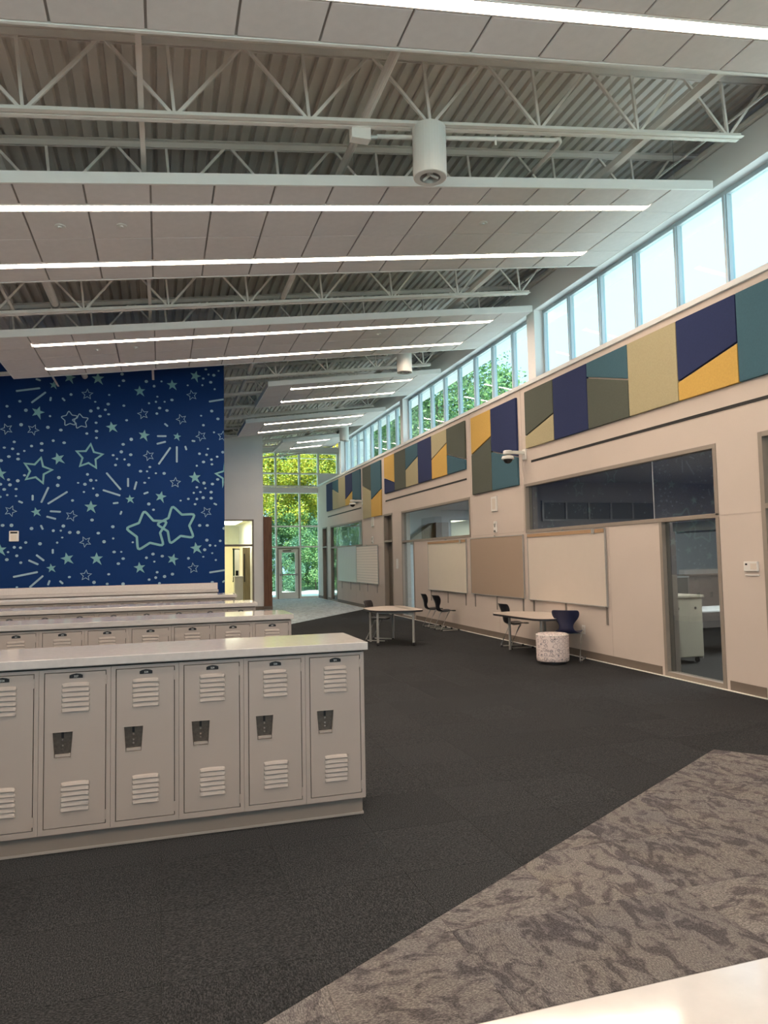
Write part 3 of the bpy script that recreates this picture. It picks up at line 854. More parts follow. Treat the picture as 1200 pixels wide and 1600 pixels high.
# the same print runs on over the part of the wall left of and above the visible stretch
for k in range(70):
    x = rg.uniform(XL + .3, -3.15); z = rg.uniform(.9, 4.9)
    if k % 4: mb.prism([(x + .035 * math.cos(i * math.pi / 4), z + .03 * math.sin(i * math.pi / 4)) for i in range(8)], Y0, Y1, 'y')
    else: outline(mb, star_pts(x, z, .105, rg.uniform(-.5, .5), .45), .011, Y0, Y1)
mb.build('outline_star_print', 'star_pale', wall_back)
mb = MuralMB()
(x1, z1, r1), (x2, z2, r2) = GIANT
outline(mb, round_star(x1, z1, .43, .17), .045, Y0 - .0004, Y1)
outline(mb, round_star(x2, z2, .415, .26), .045, Y0 - .0008, Y1)
mb.build('giant_star_print', 'star', wall_back)
# the print turns the corner onto the side of the block
mb = MB(); mb2 = MB()
for k in range(46):
    y = rg.uniform(YM + .4, YW - .4); z = rg.uniform(.6, 5.6)
    if k % 5 == 0: outline(mb2, star_pts(y, z, .28, rg.uniform(-.5, .5), .5), .036, 0, 1)
    elif k % 5 == 1: mb2.prism(star_pts(y, z, .12, rg.uniform(-.5, .5)), 0, 1, 'y')
    else: outline(mb, star_pts(y, z, .11, rg.uniform(-.5, .5), .45), .012, 0, 1)
for k in range(160):
    y = rg.uniform(YM + .2, YW - .2); z = rg.uniform(.3, 5.8)
    mb.prism([(y + .03 * math.cos(i * math.pi / 4), z + .028 * math.sin(i * math.pi / 4)) for i in range(8)], 0, 1, 'y')
for m_, nm, mt in ((mb, 'outline_star_print', 'star_pale'), (mb2, 'filled_star_print', 'star')):
    m_.v = [(XM - .001 + .0025 * (1 - v[1]), v[0], v[2]) for v in m_.v]
    m_.build(nm, mt, wall_ret)

o = thing('wall_intercom', 'small pale wall device on the blue star mural', 'wall device', (-2.68, YM, 2.20))
MB().box(-.085, .085, -.03, 0, -.10, .10).build('device_body', 'white_plastic', o, bevel=.012)
MB().box(-.06, .06, -.032, -.03, .05, .085).build('device_screen', 'black', o)
MB().box(-.05, .05, -.033, -.03, -.08, .03).build('device_grille', 'board', o)

# ================================================================ JOISTS
JB = 5.305                      # bottom of the joists at x = 0
JH = DZ - JB
def chord(mb, x0, x1, zc, h):
    for s in (-1, 1):
        a, b = (.012, .062)
        mb.box(x0, x1, min(s * a, s * b), max(s * a, s * b), zc, zc + .007, sx=SL)
        mb.box(x0, x1, min(s * .012, s * .019), max(s * .012, s * .019), zc + (.007 if h > 0 else -h), zc + (h if h > 0 else 0), sx=SL) if h > 0 else mb.box(x0, x1, min(s * .012, s * .019), max(s * .012, s * .019), zc + h, zc, sx=SL)
    return mb
bot_me = chord(MB(), -7.2, 5.95, JB, .055).mesh('bottom_chord', 'steel')
top_me = chord(MB(), -7.4, 6.85, DZ - .010, -.058).mesh('top_chord', 'steel')
bot_short = chord(MB(), 1.28, 5.95, JB, .055).mesh('bottom_chord', 'steel')
top_short = chord(MB(), 1.28, 6.85, DZ - .010, -.058).mesh('top_chord', 'steel')
PX = 1.137
def web(dx):
    z0 = .03; z1 = JH - .035 + SL * dx
    return MB().bar((0, 0, z0), (dx, 0, z1), .026, .026)
web_r = web(PX * .5 - .03).mesh('web_brace', 'steel')
web_l = web(-PX * .5 - .03 + .06).mesh('web_brace', 'steel')
web_v = web(-.06).mesh('web_post', 'steel')
JY = [5.97 + 1.556 * k for k in range(-5, 16)]
for i, y in enumerate(JY):
    far = i - 5
    lab = ('white open-web steel joist, %s from the camera past the nearest cloud' % ORD[far]) if far >= 0 else ('white open-web steel joist overhead, %s back from the first gap' % ORD[-far - 1])
    o = thing('steel_joist', lab, 'roof joist', (0, y, 0), group='open-web steel joists')
    short = YM < y < YW
    link('bottom_chord', bot_short if short else bot_me, o); link('top_chord', top_short if short else top_me, o)
    for k in range(-6, 6):
        x = .10 + PX * k
        if x > 5.9 or (short and x < 1.4): continue
        link('web_brace', web_r, o, (x + .015, 0, JB + SL * x))
        if k > -6: link('web_brace', web_l, o, (x - .015, 0, JB + SL * x))
        link('web_post', web_v, o, (x, 0, JB + SL * x))

# bridging angles, pipes and conduit running along the hall
def runner(name, label, cat, x, zoff, r, y0, y1, sq=False):
    z = JB + SL * x + zoff
    o = thing(name, label, cat, (x, (y0 + y1) / 2, z), group='pipes and bridging along the hall')
    h = (y1 - y0) / 2
    mb = MB()
    if sq: mb.box(-r, r, -h, h, -.004, .004).box(-r, -r + .008, -h, h, .004, r * 2)
    else: mb.tube([(0, -h, 0), (0, h, 0)], r, 12)
    mb.build('straight_run', 'steel', o)
    if not sq:
        cm = MB().tube([(0, -.02, 0), (0, .02, 0)], r + .008, 12).mesh('pipe_clamp', 'silver')
        for y in [v for v in JY if y0 + .3 < v < y1 - .3]:
            link('pipe_clamp', cm, o, (0, y + .3 - (y0 + y1) / 2, 0))
    return o
runner('bridging_angle', 'white steel bridging angle over the middle of the lockers, ending at the mural', 'roof bracing', -.16, .075, .022, -2.8, YM - .02, True)
runner('bridging_angle', 'white steel bridging angle at the far left, ending at the mural', 'roof bracing', -1.93, .075, .018, -2.8, YM - .02, True)
runner('bridging_angle', 'white steel bridging angle nearest the windows', 'roof bracing', 4.9, .075, .034, -2.8, YE - .1, True)
runner('sprinkler_pipe', 'white pipe running overhead past the junction box', 'pipe', 1.81, .20, .04, -3.2, YM - .02 + 12, False)
runner('sprinkler_pipe', 'grey pipe with clamps at the far left overhead', 'pipe', -1.45, .24, .055, -3.2, YM - .02, False)
runner('sprinkler_pipe', 'thin white pipe close to the clerestory windows under the deck', 'pipe', 6.05, .34, .014, -3.2, YE - .2, False)
o = thing('junction_box', 'white junction box under the first visible joist', 'electrical box', (1.72, 6.05, 5.50))
MB().box(-.09, .09, -.05, .05, -.07, .07).build('box_body', 'steel', o, bevel=.006)
MB().tube([(.09, .0, -.02), (.16, 0, -.01)], .02).build('box_connector', 'silver', o)
o = thing('conduit', 'thin white conduit from the junction box bending back near the windows', 'conduit', (1.9, 6.10, 5.53))
pts = [(0, 0, 0), (1.85, 0, .26)] + [(1.85 + .12 * math.sin(a), .12 - .12 * math.cos(a), .30) for a in (.4, .8, 1.2, 1.57)] + [(1.97, .9, .30)]
MB().tube(pts, .022, 8).build('conduit_run', 'steel', o, smooth=True)
MB().tube([(1.2, -.005, .10), (1.2, -.005, .20)], .012).tube([(.4, 0, 0), (.4, 0, .1)], .012).build('conduit_strap', 'steel', o)

# cylinder downlights hanging below joists
for i, (x, y) in enumerate(((2.36, 5.97), (4.77, 13.75), (5.83, 23.09))):
    zt = JB + SL * x - .0
    o = thing('cylinder_downlight', ('large white cylinder downlight hanging under the nearest joist', 'white cylinder downlight hanging halfway down the hall', 'small far white cylinder downlight near the glazed end')[i], 'ceiling light', (x, y, zt), group='cylinder downlights')
    MB().lathe([(.05, 0), (.150, -.006), (.155, -.012), (.155, -.475), (.150, -.48), (.095, -.48)], n=36, cap=False).build('cylinder_housing', 'white_plastic', o, smooth=False)
    MB().lathe([(.095, -.4795), (.085, -.42), (.06, -.36), (.0, -.34)][::-1], n=24, cap=False).build('reflector', 'silver', o, smooth=True)
    mb = MB()
    for k in range(3): mb.bar((.08 * math.cos(k * 2.1), .08 * math.sin(k * 2.1), -.47), (0, 0, -.45), .012, .02)
    mb.lathe([(.03, -.345), (.028, -.445), (0, -.45)], n=12).build('lamp_cap', 'white_plastic', o)

# ================================================================ CEILING CLOUDS
CZ, CP = 5.15, .58
diff_cache = {}
def cloud(y0, cols_right, ncols, light_cols, label, left_cap=1):
    """y0 near edge; columns of 0.58 m counted from x=6.28 leftwards; the end column(s) carry no light"""
    xr = 6.28 - cols_right * CP
    xl = xr - ncols * CP
    D = 2.34
    o = thing('ceiling_cloud', label, 'ceiling panel', (0, y0, CZ), group='suspended ceiling clouds')
    rows_lit = [(0.03, .41), (.56, 1.17), (1.17, 1.78), (1.93, 2.31)]
    rows_end = [(0.03, .61), (.61, 1.17), (1.17, 1.78), (1.78, 2.31)]
    for c in range(ncols):
        x1 = xr - c * CP; xc = x1 - CP / 2
        lit = light_cols[0] <= c < light_cols[1]
        for a, b in (rows_lit if lit else rows_end):
            key = round(b - a, 3)
            if key not in diff_cache:
                w2, d2 = CP / 2 - .009, (b - a) / 2 - .004
                mb = MB()
                rings_ = ((w2, d2, .02), (w2, d2, .004), (w2 - .005, d2 - .005, 0))
                vs = [(sx * ww, sy * dd, zz + SL * sx * ww) for ww, dd, zz in rings_ for sx, sy in ((-1, -1), (1, -1), (1, 1), (-1, 1))]
                fs = [(8, 11, 10, 9)] + [(i, 4 + i, 4 + (i + 1) % 4, (i + 1) % 4) for i in range(4)] + [(4 + i, 8 + i, 8 + (i + 1) % 4, 4 + (i + 1) % 4) for i in range(4)]
                mb.add(vs, fs); diff_cache[key] = mb.mesh('ceiling_tile', 'tile')
            link('ceiling_tile', diff_cache[key], o, (xc, (a + b) / 2, SL * xc))
    MB().box(xl + .02, xr - .02, .02, D - .02, .014, .03, sx=SL).build('grid_backing', 'grid', o)
    mb = MB().box(xl, xr, 0, .025, -.004, .105, sx=SL).box(xl, xr, D - .025, D, -.004, .105, sx=SL)
    mb.box(xl, xl + .02, .025, D - .025, -.004, .105, sx=SL).box(xr - .02, xr, .025, D - .025, -.004, .105, sx=SL)
    mb.build('fascia', 'fascia', o)
    lx1 = xr - light_cols[0] * CP; lx0 = xr - light_cols[1] * CP
    for a in (.42, 1.79):
        MB().box(lx0 + .01, lx1 - .01, a + .012, a + .118, .003, .012, sx=SL).build('light_strip', 'strip', o)
        MB().box(lx0 + .01, lx1 - .01, a, a + .011, -.003, .012, sx=SL).box(lx0 + .01, lx1 - .01, a + .119, a + .13, -.003, .012, sx=SL).build('strip_trim', 'fascia', o)
    if 'wire' not in diff_cache: diff_cache['wire'] = MB().tube([(0, 0, .03), (0, 0, DZ - CZ - .005)], .003, 5).mesh('hanger_wire', 'silver')
    for x in (xl + .3, (xl + xr) / 2, xr - .3):
        for y in (.3, D - .3): link('hanger_wire', diff_cache['wire'], o, (x, y, SL * x))
    for x in (xr - 2.8, xr - 7.0, xr - 4.9 if ncols < 8 else xr - 1.45 - CP * 9):
        if x < xl + .3: continue
        x = xr - (round((xr - x) / CP - .5) + .5) * CP
        MB().lathe([(.055, -.001), (.05, -.008), (.02, -.010), (.018, -.022), (0, -.022)], c=(x, .86, SL * x), n=16).build('sprinkler_head', 'white_plastic', o)
    return o
YC = [2.37 + 4.372 * k + (.06 if k == 0 else 0) for k in range(-1, 6)]
LB = ['behind the camera', 'nearest, cut by the top of the picture', 'full width one behind the large cylinder light', 'second ahead, ending just before the blue mural', 'short one just past the mural', 'short one above the grey wall corner', 'farthest short one by the glazed end']
pre = 'white ceiling cloud with two light strips, '
for k, y in enumerate(YC):
    if k < 4: cloud(y, 0, 15, (1, 14), pre + LB[k])
    elif k < 6: cloud(y, 0, 7, (1, 6), pre + LB[k])
    else: cloud(y, 0, 4, (1, 3), pre + LB[k])
for k, y in enumerate(YC[:4]):  # unseen clouds added on the left to help light the hall
    xl, xr = -7.1, -3.0
    o = thing('ceiling_cloud', 'white ceiling cloud added out of view to light the far left, ' + ORD[k] + ' along the hall', 'ceiling panel', (0, y, CZ), group='suspended ceiling clouds')
    MB().box(xl, xr, 0, 2.34, 0, .1, sx=SL).build('cloud_panel', 'tile', o)
    for a in (.42, 1.79): MB().box(xl + .5, xr - .5, a + .012, a + .118, -.004, -.0005, sx=SL).build('light_strip', 'strip', o)

# ================================================================ FELT WALL PANELS
FT = .045
def felt(y0, y1, zt, zb, top, bot=None, za=0, zbv=0, label='', grp='felt wall panels'):
    """panel between y0 (near) and y1 (far); split line from za at y0 to zbv at y1"""
    g = .012
    def piece(pts, m, lab):
        cy = sum(p[0] for p in pts) / len(pts); cz = sum(p[1] for p in pts) / len(pts)
        mb = MB().prism([(p[0] - cy, p[1] - cz) for p in pts], -FT, -.001, 'x')
        o = mb.build('felt_panel', m, None, bevel=.006, loc=(WX, cy, cz))
        tag(o, lab, 'wall panel', grp)
    CN = {'p_olive': 'grey-green', 'p_navy': 'navy', 'p_teal': 'teal', 'p_tan': 'sand', 'p_gold': 'mustard'}
    a, b = y0 + g / 2, y1 - g / 2
    if bot is None:
        piece([(a, zb), (b, zb), (b, zt), (a, zt)], top, '%s rectangular felt panel, %s' % (CN[top], label))
    else:
        h = .012
        piece([(a, za + h), (b, zbv + h), (b, zt), (a, zt)], top, '%s upper slanted felt piece, %s' % (CN[top], label))
        piece([(a, zb), (b, zb), (b, zbv - h), (a, za - h)], bot, '%s lower slanted felt piece, %s' % (CN[bot], label))
B = [11.76, 10.75, 9.72, 8.68, 7.65, 6.63, 5.60, 4.57]
n1 = 'of the near band'
felt(B[1], B[0], 4.66, 3.61, 'p_olive', 'p_tan', 4.07, 3.84, 'farthest ' + n1)
felt(B[2], B[1], 4.66, 3.61, 'p_navy', label='second from the far end ' + n1)
felt(B[3], B[2], 4.66, 3.61, 'p_teal', 'p_olive', 4.15, 4.43, 'third from the far end ' + n1)
felt(B[4], B[3], 4.66, 3.61, 'p_tan', label='between two split panels ' + n1)
felt(B[5], B[4], 4.66, 3.61, 'p_navy', 'p_gold', 4.08, 3.86, 'second from the picture edge ' + n1)
felt(B[6], B[5], 4.66, 3.61, 'p_teal', label='at the right picture edge ' + n1)
felt(B[7], B[6], 4.66, 3.61, 'p_olive', label='just outside the picture ' + n1)
felt(13.20, 14.18, 4.64, 2.975, 'p_gold', 'p_olive', 4.08, 3.84, 'left half of the near tall pair')
felt(12.10, 13.20, 4.64, 2.975, 'p_navy', 'p_teal', 3.51, 3.77, 'right half of the near tall pair by the camera')
bb = [20.55, 19.56, 18.56, 17.57, 16.57, 15.57, 14.52]
n2 = 'of the middle band'
felt(bb[1], bb[0], 4.66, 3.58, 'p_gold', 'p_navy', 3.82, 4.05, 'far end ' + n2)
felt(bb[2], bb[1], 4.66, 3.58, 'p_olive', label='second from the far end ' + n2)
felt(bb[3], bb[2], 4.66, 3.58, 'p_teal', 'p_tan', 4.30, 4.06, 'third from the far end ' + n2)
felt(bb[4], bb[3], 4.66, 3.58, 'p_navy', label='centre ' + n2)
felt(bb[5], bb[4], 4.66, 3.58, 'p_tan', 'p_gold', 4.33, 4.07, 'second from the near end ' + n2)
felt(bb[6], bb[5], 4.66, 3.58, 'p_olive', 'p_teal', 3.80, 4.05, 'near end ' + n2)
felt(22.0, 23.0, 4.66, 2.96, 'p_olive', 'p_tan', 3.81, 4.06, 'left half of the far tall pair')
felt(20.92, 22.0, 4.66, 2.96, 'p_teal', 'p_gold', 3.76, 3.52, 'right half of the far tall pair')
cc = [28.5, 27.4, 26.4, 25.35, 24.35, 23.3]
n3 = 'of the far band'
felt(cc[1], cc[0], 4.68, 3.58, 'p_navy', label='far end ' + n3)
felt(cc[2], cc[1], 4.68, 3.58, 'p_teal', 'p_tan', 4.13, 4.38, 'second from the far end ' + n3)
felt(cc[3], cc[2], 4.68, 3.58, 'p_tan', label='centre ' + n3)
felt(cc[4], cc[3], 4.68, 3.58, 'p_navy', 'p_gold', 4.04, 3.81, 'second from the near end ' + n3)
felt(cc[5], cc[4], 4.68, 3.58, 'p_teal', label='near end ' + n3)

# ================================================================ WHITEBOARDS
def board(y0, y1, z0, z1, m, label, rail=True, stds=(), lined=None, name='whiteboard'):
    cy = (y0 + y1) / 2
    o = thing(name, label, 'board', (WX, cy, z0), group='wall boards')
    h = (y1 - y0) / 2; H = z1 - z0
    MB().box(-.030, -.012, -h + .015, h - .015, .015, H - .015).build('writing_surface' if name == 'whiteboard' else 'fabric_surface', m, o)
    MB().box(-.036, -.010, -h, -h + .015, 0, H).box(-.036, -.010, h - .015, h, 0, H).box(-.036, -.010, -h + .015, h - .015, 0, .015).box(-.036, -.010, -h + .015, h - .015, H - .015, H).build('board_frame', 'silver', o)
    if rail:
        MB().box(-.044, -.0305, -h + .02, h - .02, H - .07, H - .015).build('map_rail', 'cork', o)
        MB().box(-.060, -.045, -h + .25, -h + .32, H - .085, H - .01).build('map_hook', 'silver', o)
        MB().box(-.055, -.037, -h + .02, h - .02, .0, .014).build('pen_tray', 'silver', o)
    for k, y in enumerate(stds):
        MB().box(-.0098, -.001, y - cy - .024, y - cy + .024, -.27, .10).build('slotted_standard', 'standard', o)
    if lined:
        mb = MB()
        if lined == 'h':
            for k in range(1, 14): mb.box(-.0308, -.030, -h + .02, h - .02, H * k / 14 - .004, H * k / 14 + .004)
        else:
            for k in range(1, 22): mb.box(-.0308, -.030, -h + 2 * h * k / 22 - .003, -h + 2 * h * k / 22 + .003, .02, H - .02)
        mb.build('ruled_lines', 'line', o)
    MB().box(-.04, -.02, -.02, .02, H + .001, H + .025).build('top_clip', 'silver', o)
    return o
board(9.41, 11.83, .845, 2.05, 'board', 'large whiteboard with cork rail nearest the camera, above the ottoman', stds=(9.46, 10.62, 11.7))
board(12.0, 14.40, .845, 2.04, 'tack', 'tan fabric tackboard between two whiteboards', rail=False, stds=(12.1, 13.2, 14.25), name='tackboard')
board(14.62, 17.0, .84, 2.045, 'board', 'whiteboard with cork rail above the two empty chairs', stds=(14.75, 15.8, 16.9))
board(21.4, 23.98, .84, 2.06, 'board_pink', 'far pinkish board with horizontal ruling', rail=False, stds=(21.6, 22.7, 23.7), lined='h')
board(24.0, 26.72, .83, 2.09, 'board_grey', 'farthest grey board with fine vertical ruling', rail=False, stds=(24.9, 26.2), lined='v')

# ================================================================ WALL DEVICES
o = thing('thermostat', 'white thermostat on the wall by the near door', 'thermostat', (WX, 6.62, 1.47))
MB().box(-.028, -.001, -.10, .10, -.052, .062).build('thermostat_body', 'white_plastic', o, bevel=.006)
MB().box(-.030, -.028, .045, .075, .02, .04).build('thermostat_display', 'black', o)
MB().box(-.030, -.028, -.09, .0, -.03, .04).build('thermostat_cover', 'board', o)
MB().box(-.014, -.001, -.10, .10, -.10, -.085).build('thermostat_lip', 'white_plastic', o)
o = thing('power_outlet', 'white double power outlet low on the wall right of the ottoman', 'outlet', (WX, 10.12, .45))
MB().box(-.008, -.001, -.045, .045, -.07, .07).build('outlet_plate', 'white_plastic', o, bevel=.002)
MB().box(-.011, -.008, -.017, .017, .012, .045).box(-.011, -.008, -.017, .017, -.045, -.012).build('outlet_socket', 'board', o)
for i, (y, z) in enumerate(((13.18, 2.70), (21.95, 2.82))):
    o = thing('wall_speaker', ('white rectangular wall speaker above the tan tackboard', 'small far white wall speaker above the ruled boards')[i], 'speaker', (WX, y, z), group='wall speakers')
    MB().box(-.03, -.001, -.13, .13, -.15, .15).build('speaker_body', 'white_plastic', o, bevel=.006)
    MB().box(-.033, -.03, -.07, .07, -.11, .11).build('speaker_grille', 'board', o)
for i, (y, z) in enumerate(((13.16, 2.25), (21.98, 2.25))):
    o = thing('alarm_strobe', ('white fire alarm strobe just above the tan tackboard', 'far white fire alarm strobe over the pink board')[i], 'alarm', (WX, y, z), group='fire alarm strobes')
    MB().box(-.03, -.001, -.065, .065, -.13, .10).build('strobe_body', 'white_plastic', o, bevel=.01)
    MB().prism([(-.035, .05), (.035, .05), (.0, -.02)], -.045, -.03, 'x').build('strobe_lens', 'silver', o)
    MB().box(-.045, -.03, -.03, .03, -.12, -.08).build('sounder', 'cab_grey', o)
for i, (y, z) in enumerate(((11.86, 3.52), (23.12, 3.55))):
    o = thing('security_camera', ('white dome security camera on a bracket by the near tall felt pair', 'white dome security camera far down the window wall')[i], 'camera', (WX, y, z), group='security cameras')
    MB().box(-.03, -.001, -.07, .07, -.10, .10).build('wall_mount', 'white_plastic', o, bevel=.01)
    MB().box(-.34, -.03, -.035, .035, -.0, .06).lathe([(.085, 0), (.085, .055), (.07, .07)], c=(-.36, 0, -.005), n=24).build('bracket_arm', 'white_plastic', o, bevel=.004)
    MB().lathe([(.11, -.07), (.115, -.05), (.10, -.01), (.05, .0)], c=(-.36, 0, -.03), n=28).build('camera_housing', 'white_plastic', o)
    MB().lathe([(0, -.15), (.05, -.135), (.078, -.10), (.085, -.07)], c=(-.36, 0, -.03), n=20).build('camera_dome', 'black', o, smooth=True)
o = thing('room_sign', 'small white room sign beside the recessed wood door', 'sign', (WX, 19.55, 1.48))
MB().box(-.012, -.001, -.09, .09, -.14, .14).build('sign_plate', 'white_plastic', o, bevel=.01)

# ================================================================ LOCKERS
LW, LH = .384, .925
LZ = .122
def louver_mesh():
    n = 8; w, h, d = .152, .0185, .0095
    vs, fs = [], []
    for i in range(n + 1):
        t = i / n; x = -w / 2 + w * t
        arch = .006 * math.sin(math.pi * t)
        e = (0, .75, 1, 1, 1, 1, 1, .75, 0)[i]; x = -w / 2 + w * (0, .04, .12, .3, .5, .7, .88, .96, 1)[i]
        vs += [(x, 0, h / 2 + arch), (x, -d * .5 * e, h * .05 + arch), (x, -d * e, -h / 2 + arch * .6), (x, 0, -h / 2 + arch * .6 - .001)]
    for i in range(n):
        a = i * 4; b = a + 4
        for k in range(3): fs.append((a + k, a + k + 1, b + k + 1, b + k))
    return MB().add(vs, fs)
LOU = louver_mesh().mesh('louver', 'locker')
def lou_z(): return [LH - .094 - .0283 * k for k in range(6)] + [LH - .652 - .0283 * k for k in range(6)]
def frame_mesh():
    g = .0
    mb = MB()
    mb.box(0.0008, .027, 0, .018, 0, LH).box(.360, LW - .0008, 0, .018, 0, LH).box(.027, .360, 0, .018, 0, .032).box(.027, .360, 0, .018, LH - .018, LH)
    return mb.mesh('locker_frame', 'locker')
def back_mesh():
    return MB().box(.001, LW - .001, .0185, .30, .002, LH - .002).mesh('locker_body', 'locker_in')
px0, px1, pz0, pz1 = .073, .180, LH - .500, LH - .357
def door_mesh():
    a, b, c, d = .0315, .3555, .0365, LH - .0225
    mb = MB(); y0, y1 = -.001, .0175
    mb.box(a, px0, y0, y1, c, d).box(px1, b, y0, y1, c, d).box(px0, px1, y0, y1, c, pz0).box(px0, px1, y0, y1, pz1, d)
    t = .010
    mb.prism([(px0, pz0), (px0 + t, pz0), (px0, pz1)], y0, y1, 'y').prism([(px1, pz0), (px1, pz1), (px1 - t, pz0)], y0, y1, 'y')
    return mb.mesh('door', 'locker')
def latch_mesh():
    mb = MB(); xc = (px0 + px1) / 2
    mb.mi = 0
    mb.box(px0, px1, .0150, .0174, pz0, pz1)
    mb.mi = 1
    mb.box(xc - .008, xc + .006, .0125, .0150, pz1 - .036, pz1 - .002)
    mb.mi = 2
    for z in (pz1 - .047, pz1 - .078, pz1 - .098):
        mb.lathe([(.0055, 0), (.0055, .001), (.003, .003), (0, .003)], n=8) if False else mb.box(xc - .005, xc + .004, .0115, .0150, z - .005, z + .005)
    mb.mi = 3
    mb.box(px0 + .014, px1 - .012, -.0005, .0150, pz0 + .004, pz0 + .018)
    mb.box(px0 - .004, px1 + .004, -.004, -.001, pz1, pz1 + .004).box(px0 + .004, px1 - .004, -.004, -.001, pz0 - .004, pz0)
    mb.box(px0 - .004, px0, -.003, -.001, pz0 + .02, pz1).box(px1, px1 + .004, -.003, -.001, pz0 + .02, pz1)
    return mb.mesh('latch_pocket', ['pocket', 'black', 'chrome', 'locker'])
def plate_mesh():
    mb = MB(); x0, x1, z = .160, .232, LH - .055
    mb.prism([(x0, z), (x1, z), (x1, z + .017), (x1 - .014, z + .023), ((x0 + x1) / 2, z + .027), (x0 + .014, z + .023), (x0, z + .017)], -.0035, -.001, 'y')
    return mb.mesh('number_plate', 'plate_black')
def hinge_mesh():
    return MB().box(.3545, .3635, -.004, .0, 0, .055).mesh('hinge', 'locker')
FM, BM, DM, LM, NM, HM = frame_mesh(), back_mesh(), door_mesh(), latch_mesh(), plate_mesh(), hinge_mesh()
lj = MB()
for z in lou_z():
    vs = [(v.co.x + LW / 2 + .003, v.co.y - .001, v.co.z + z) for v in LOU.vertices]
    lj.add(vs, [tuple(p.vertices) for p in LOU.polygons])
LOUJ = lj.mesh('louvers', 'locker')
num_cache = {}
def locker(x, y, row, idx, number, detailed):
    pos = 'at the aisle end' if idx == 0 else '%s from the aisle end' % ORD[idx]
    rown = ['nearest row', 'second row', 'third row', 'fourth row', 'last row before the mural'][row]
    o = thing('locker', 'beige vented steel locker %s, %s' % (pos, rown), 'locker', (x, y, LZ), group='lockers of the ' + rown)
    link('locker_frame', FM, o); link('locker_body', BM, o)
    d = link('door', DM, o)
    link('latch_pocket', LM, d); link('number_plate', NM, d); link('hinge', HM, d, (0, 0, .055)); link('hinge', HM, d, (0, 0, LH - .10))
    if detailed:
        for z in lou_z(): link('louver', LOU, d, (LW / 2 + .003, -.001, z))
    else:
        link('louvers', LOUJ, d)
    if number not in num_cache: num_cache[number] = text_mesh(number, .016, 'ink', 'numeral')
    t = link('numeral', num_cache[number], d, (.196, -.0042, LH - .045))
    t.rotation_euler = (math.pi / 2, 0, 0)
    return o
ROWS = [(4.52, 1.278, 12), (7.19, 1.267, 12), (9.42, 1.19, 12), (11.90, 1.17, 13), (14.20, 1.05, 13)]
CTOP = 1.11
ROWN = ['nearest', 'second', 'third', 'fourth', 'last']
for r, (yf, xr, n) in enumerate(ROWS):
    xe = xr - .024; xl = xe - n * LW
    for k in range(n):
        locker(xe - (k + 1) * LW, yf + .03, r, k, str(331 - 24 * r - k), r < 2)
    c = MB().box(xl - .02, xr, yf, yf + .655, CTOP - .050, CTOP).build('countertop', 'quartz', None, bevel=.004)
    tag(c, 'pale quartz worktop over the %s row of lockers' % ROWN[r], 'countertop', 'locker worktops')
    b = thing('locker_bank', 'beige plinth and carcass under the %s quartz worktop' % ROWN[r], 'locker bank', ((xl + xe) / 2, yf + .33, 0), group='locker banks')
    h = (xe - xl) / 2
    MB().box(-h, h, .005, .30, LZ, LZ + LH).build('carcass', 'locker', b)
    MB().box(-h - .003, h - .01, -.255, .255, .006, LZ - .001).build('plinth', 'plinth', b)
    MB().box(-h, h - .003, -.262, -.2551, .006, .022).box(h - .0099, h - .003, -.2550, .26, .006, .022).build('cove_base', 'locker', b, bevel=.003)
    MB().box(h - .0, h + .006, -.285, .30, LZ, LZ + LH).build('end_panel', 'locker', b)
    MB().box(-h, h, -.26, .295, LZ + LH + .0005, CTOP - .051).build('top_filler', 'plinth', b)
# upstand on the last row
o = MB().box(-4.2, 1.045, 14.36, 14.55, CTOP + .001, CTOP + .125).build('upstand_ledge', 'quartz', None, bevel=.004)
tag(o, 'pale raised ledge at the back of the last locker row below the mural', 'ledge')
# the worktop the camera looks over
o = MB().box(-3.4, 1.28, .155, .803, CTOP - .05, CTOP).build('countertop', 'quartz', None, bevel=.004)
tag(o, 'pale quartz worktop cut off by the bottom right corner of the picture', 'countertop', 'locker worktops')
b = thing('locker_bank', 'locker bank under the worktop in the bottom right corner', 'locker bank', (-1.06, .48, 0), group='locker banks')
MB().box(-2.3, 2.3, -.28, .28, LZ, CTOP - .051).build('carcass', 'locker', b)
MB().box(-2.29, 2.29, -.24, .24, .006, LZ).build('plinth', 'plinth', b)

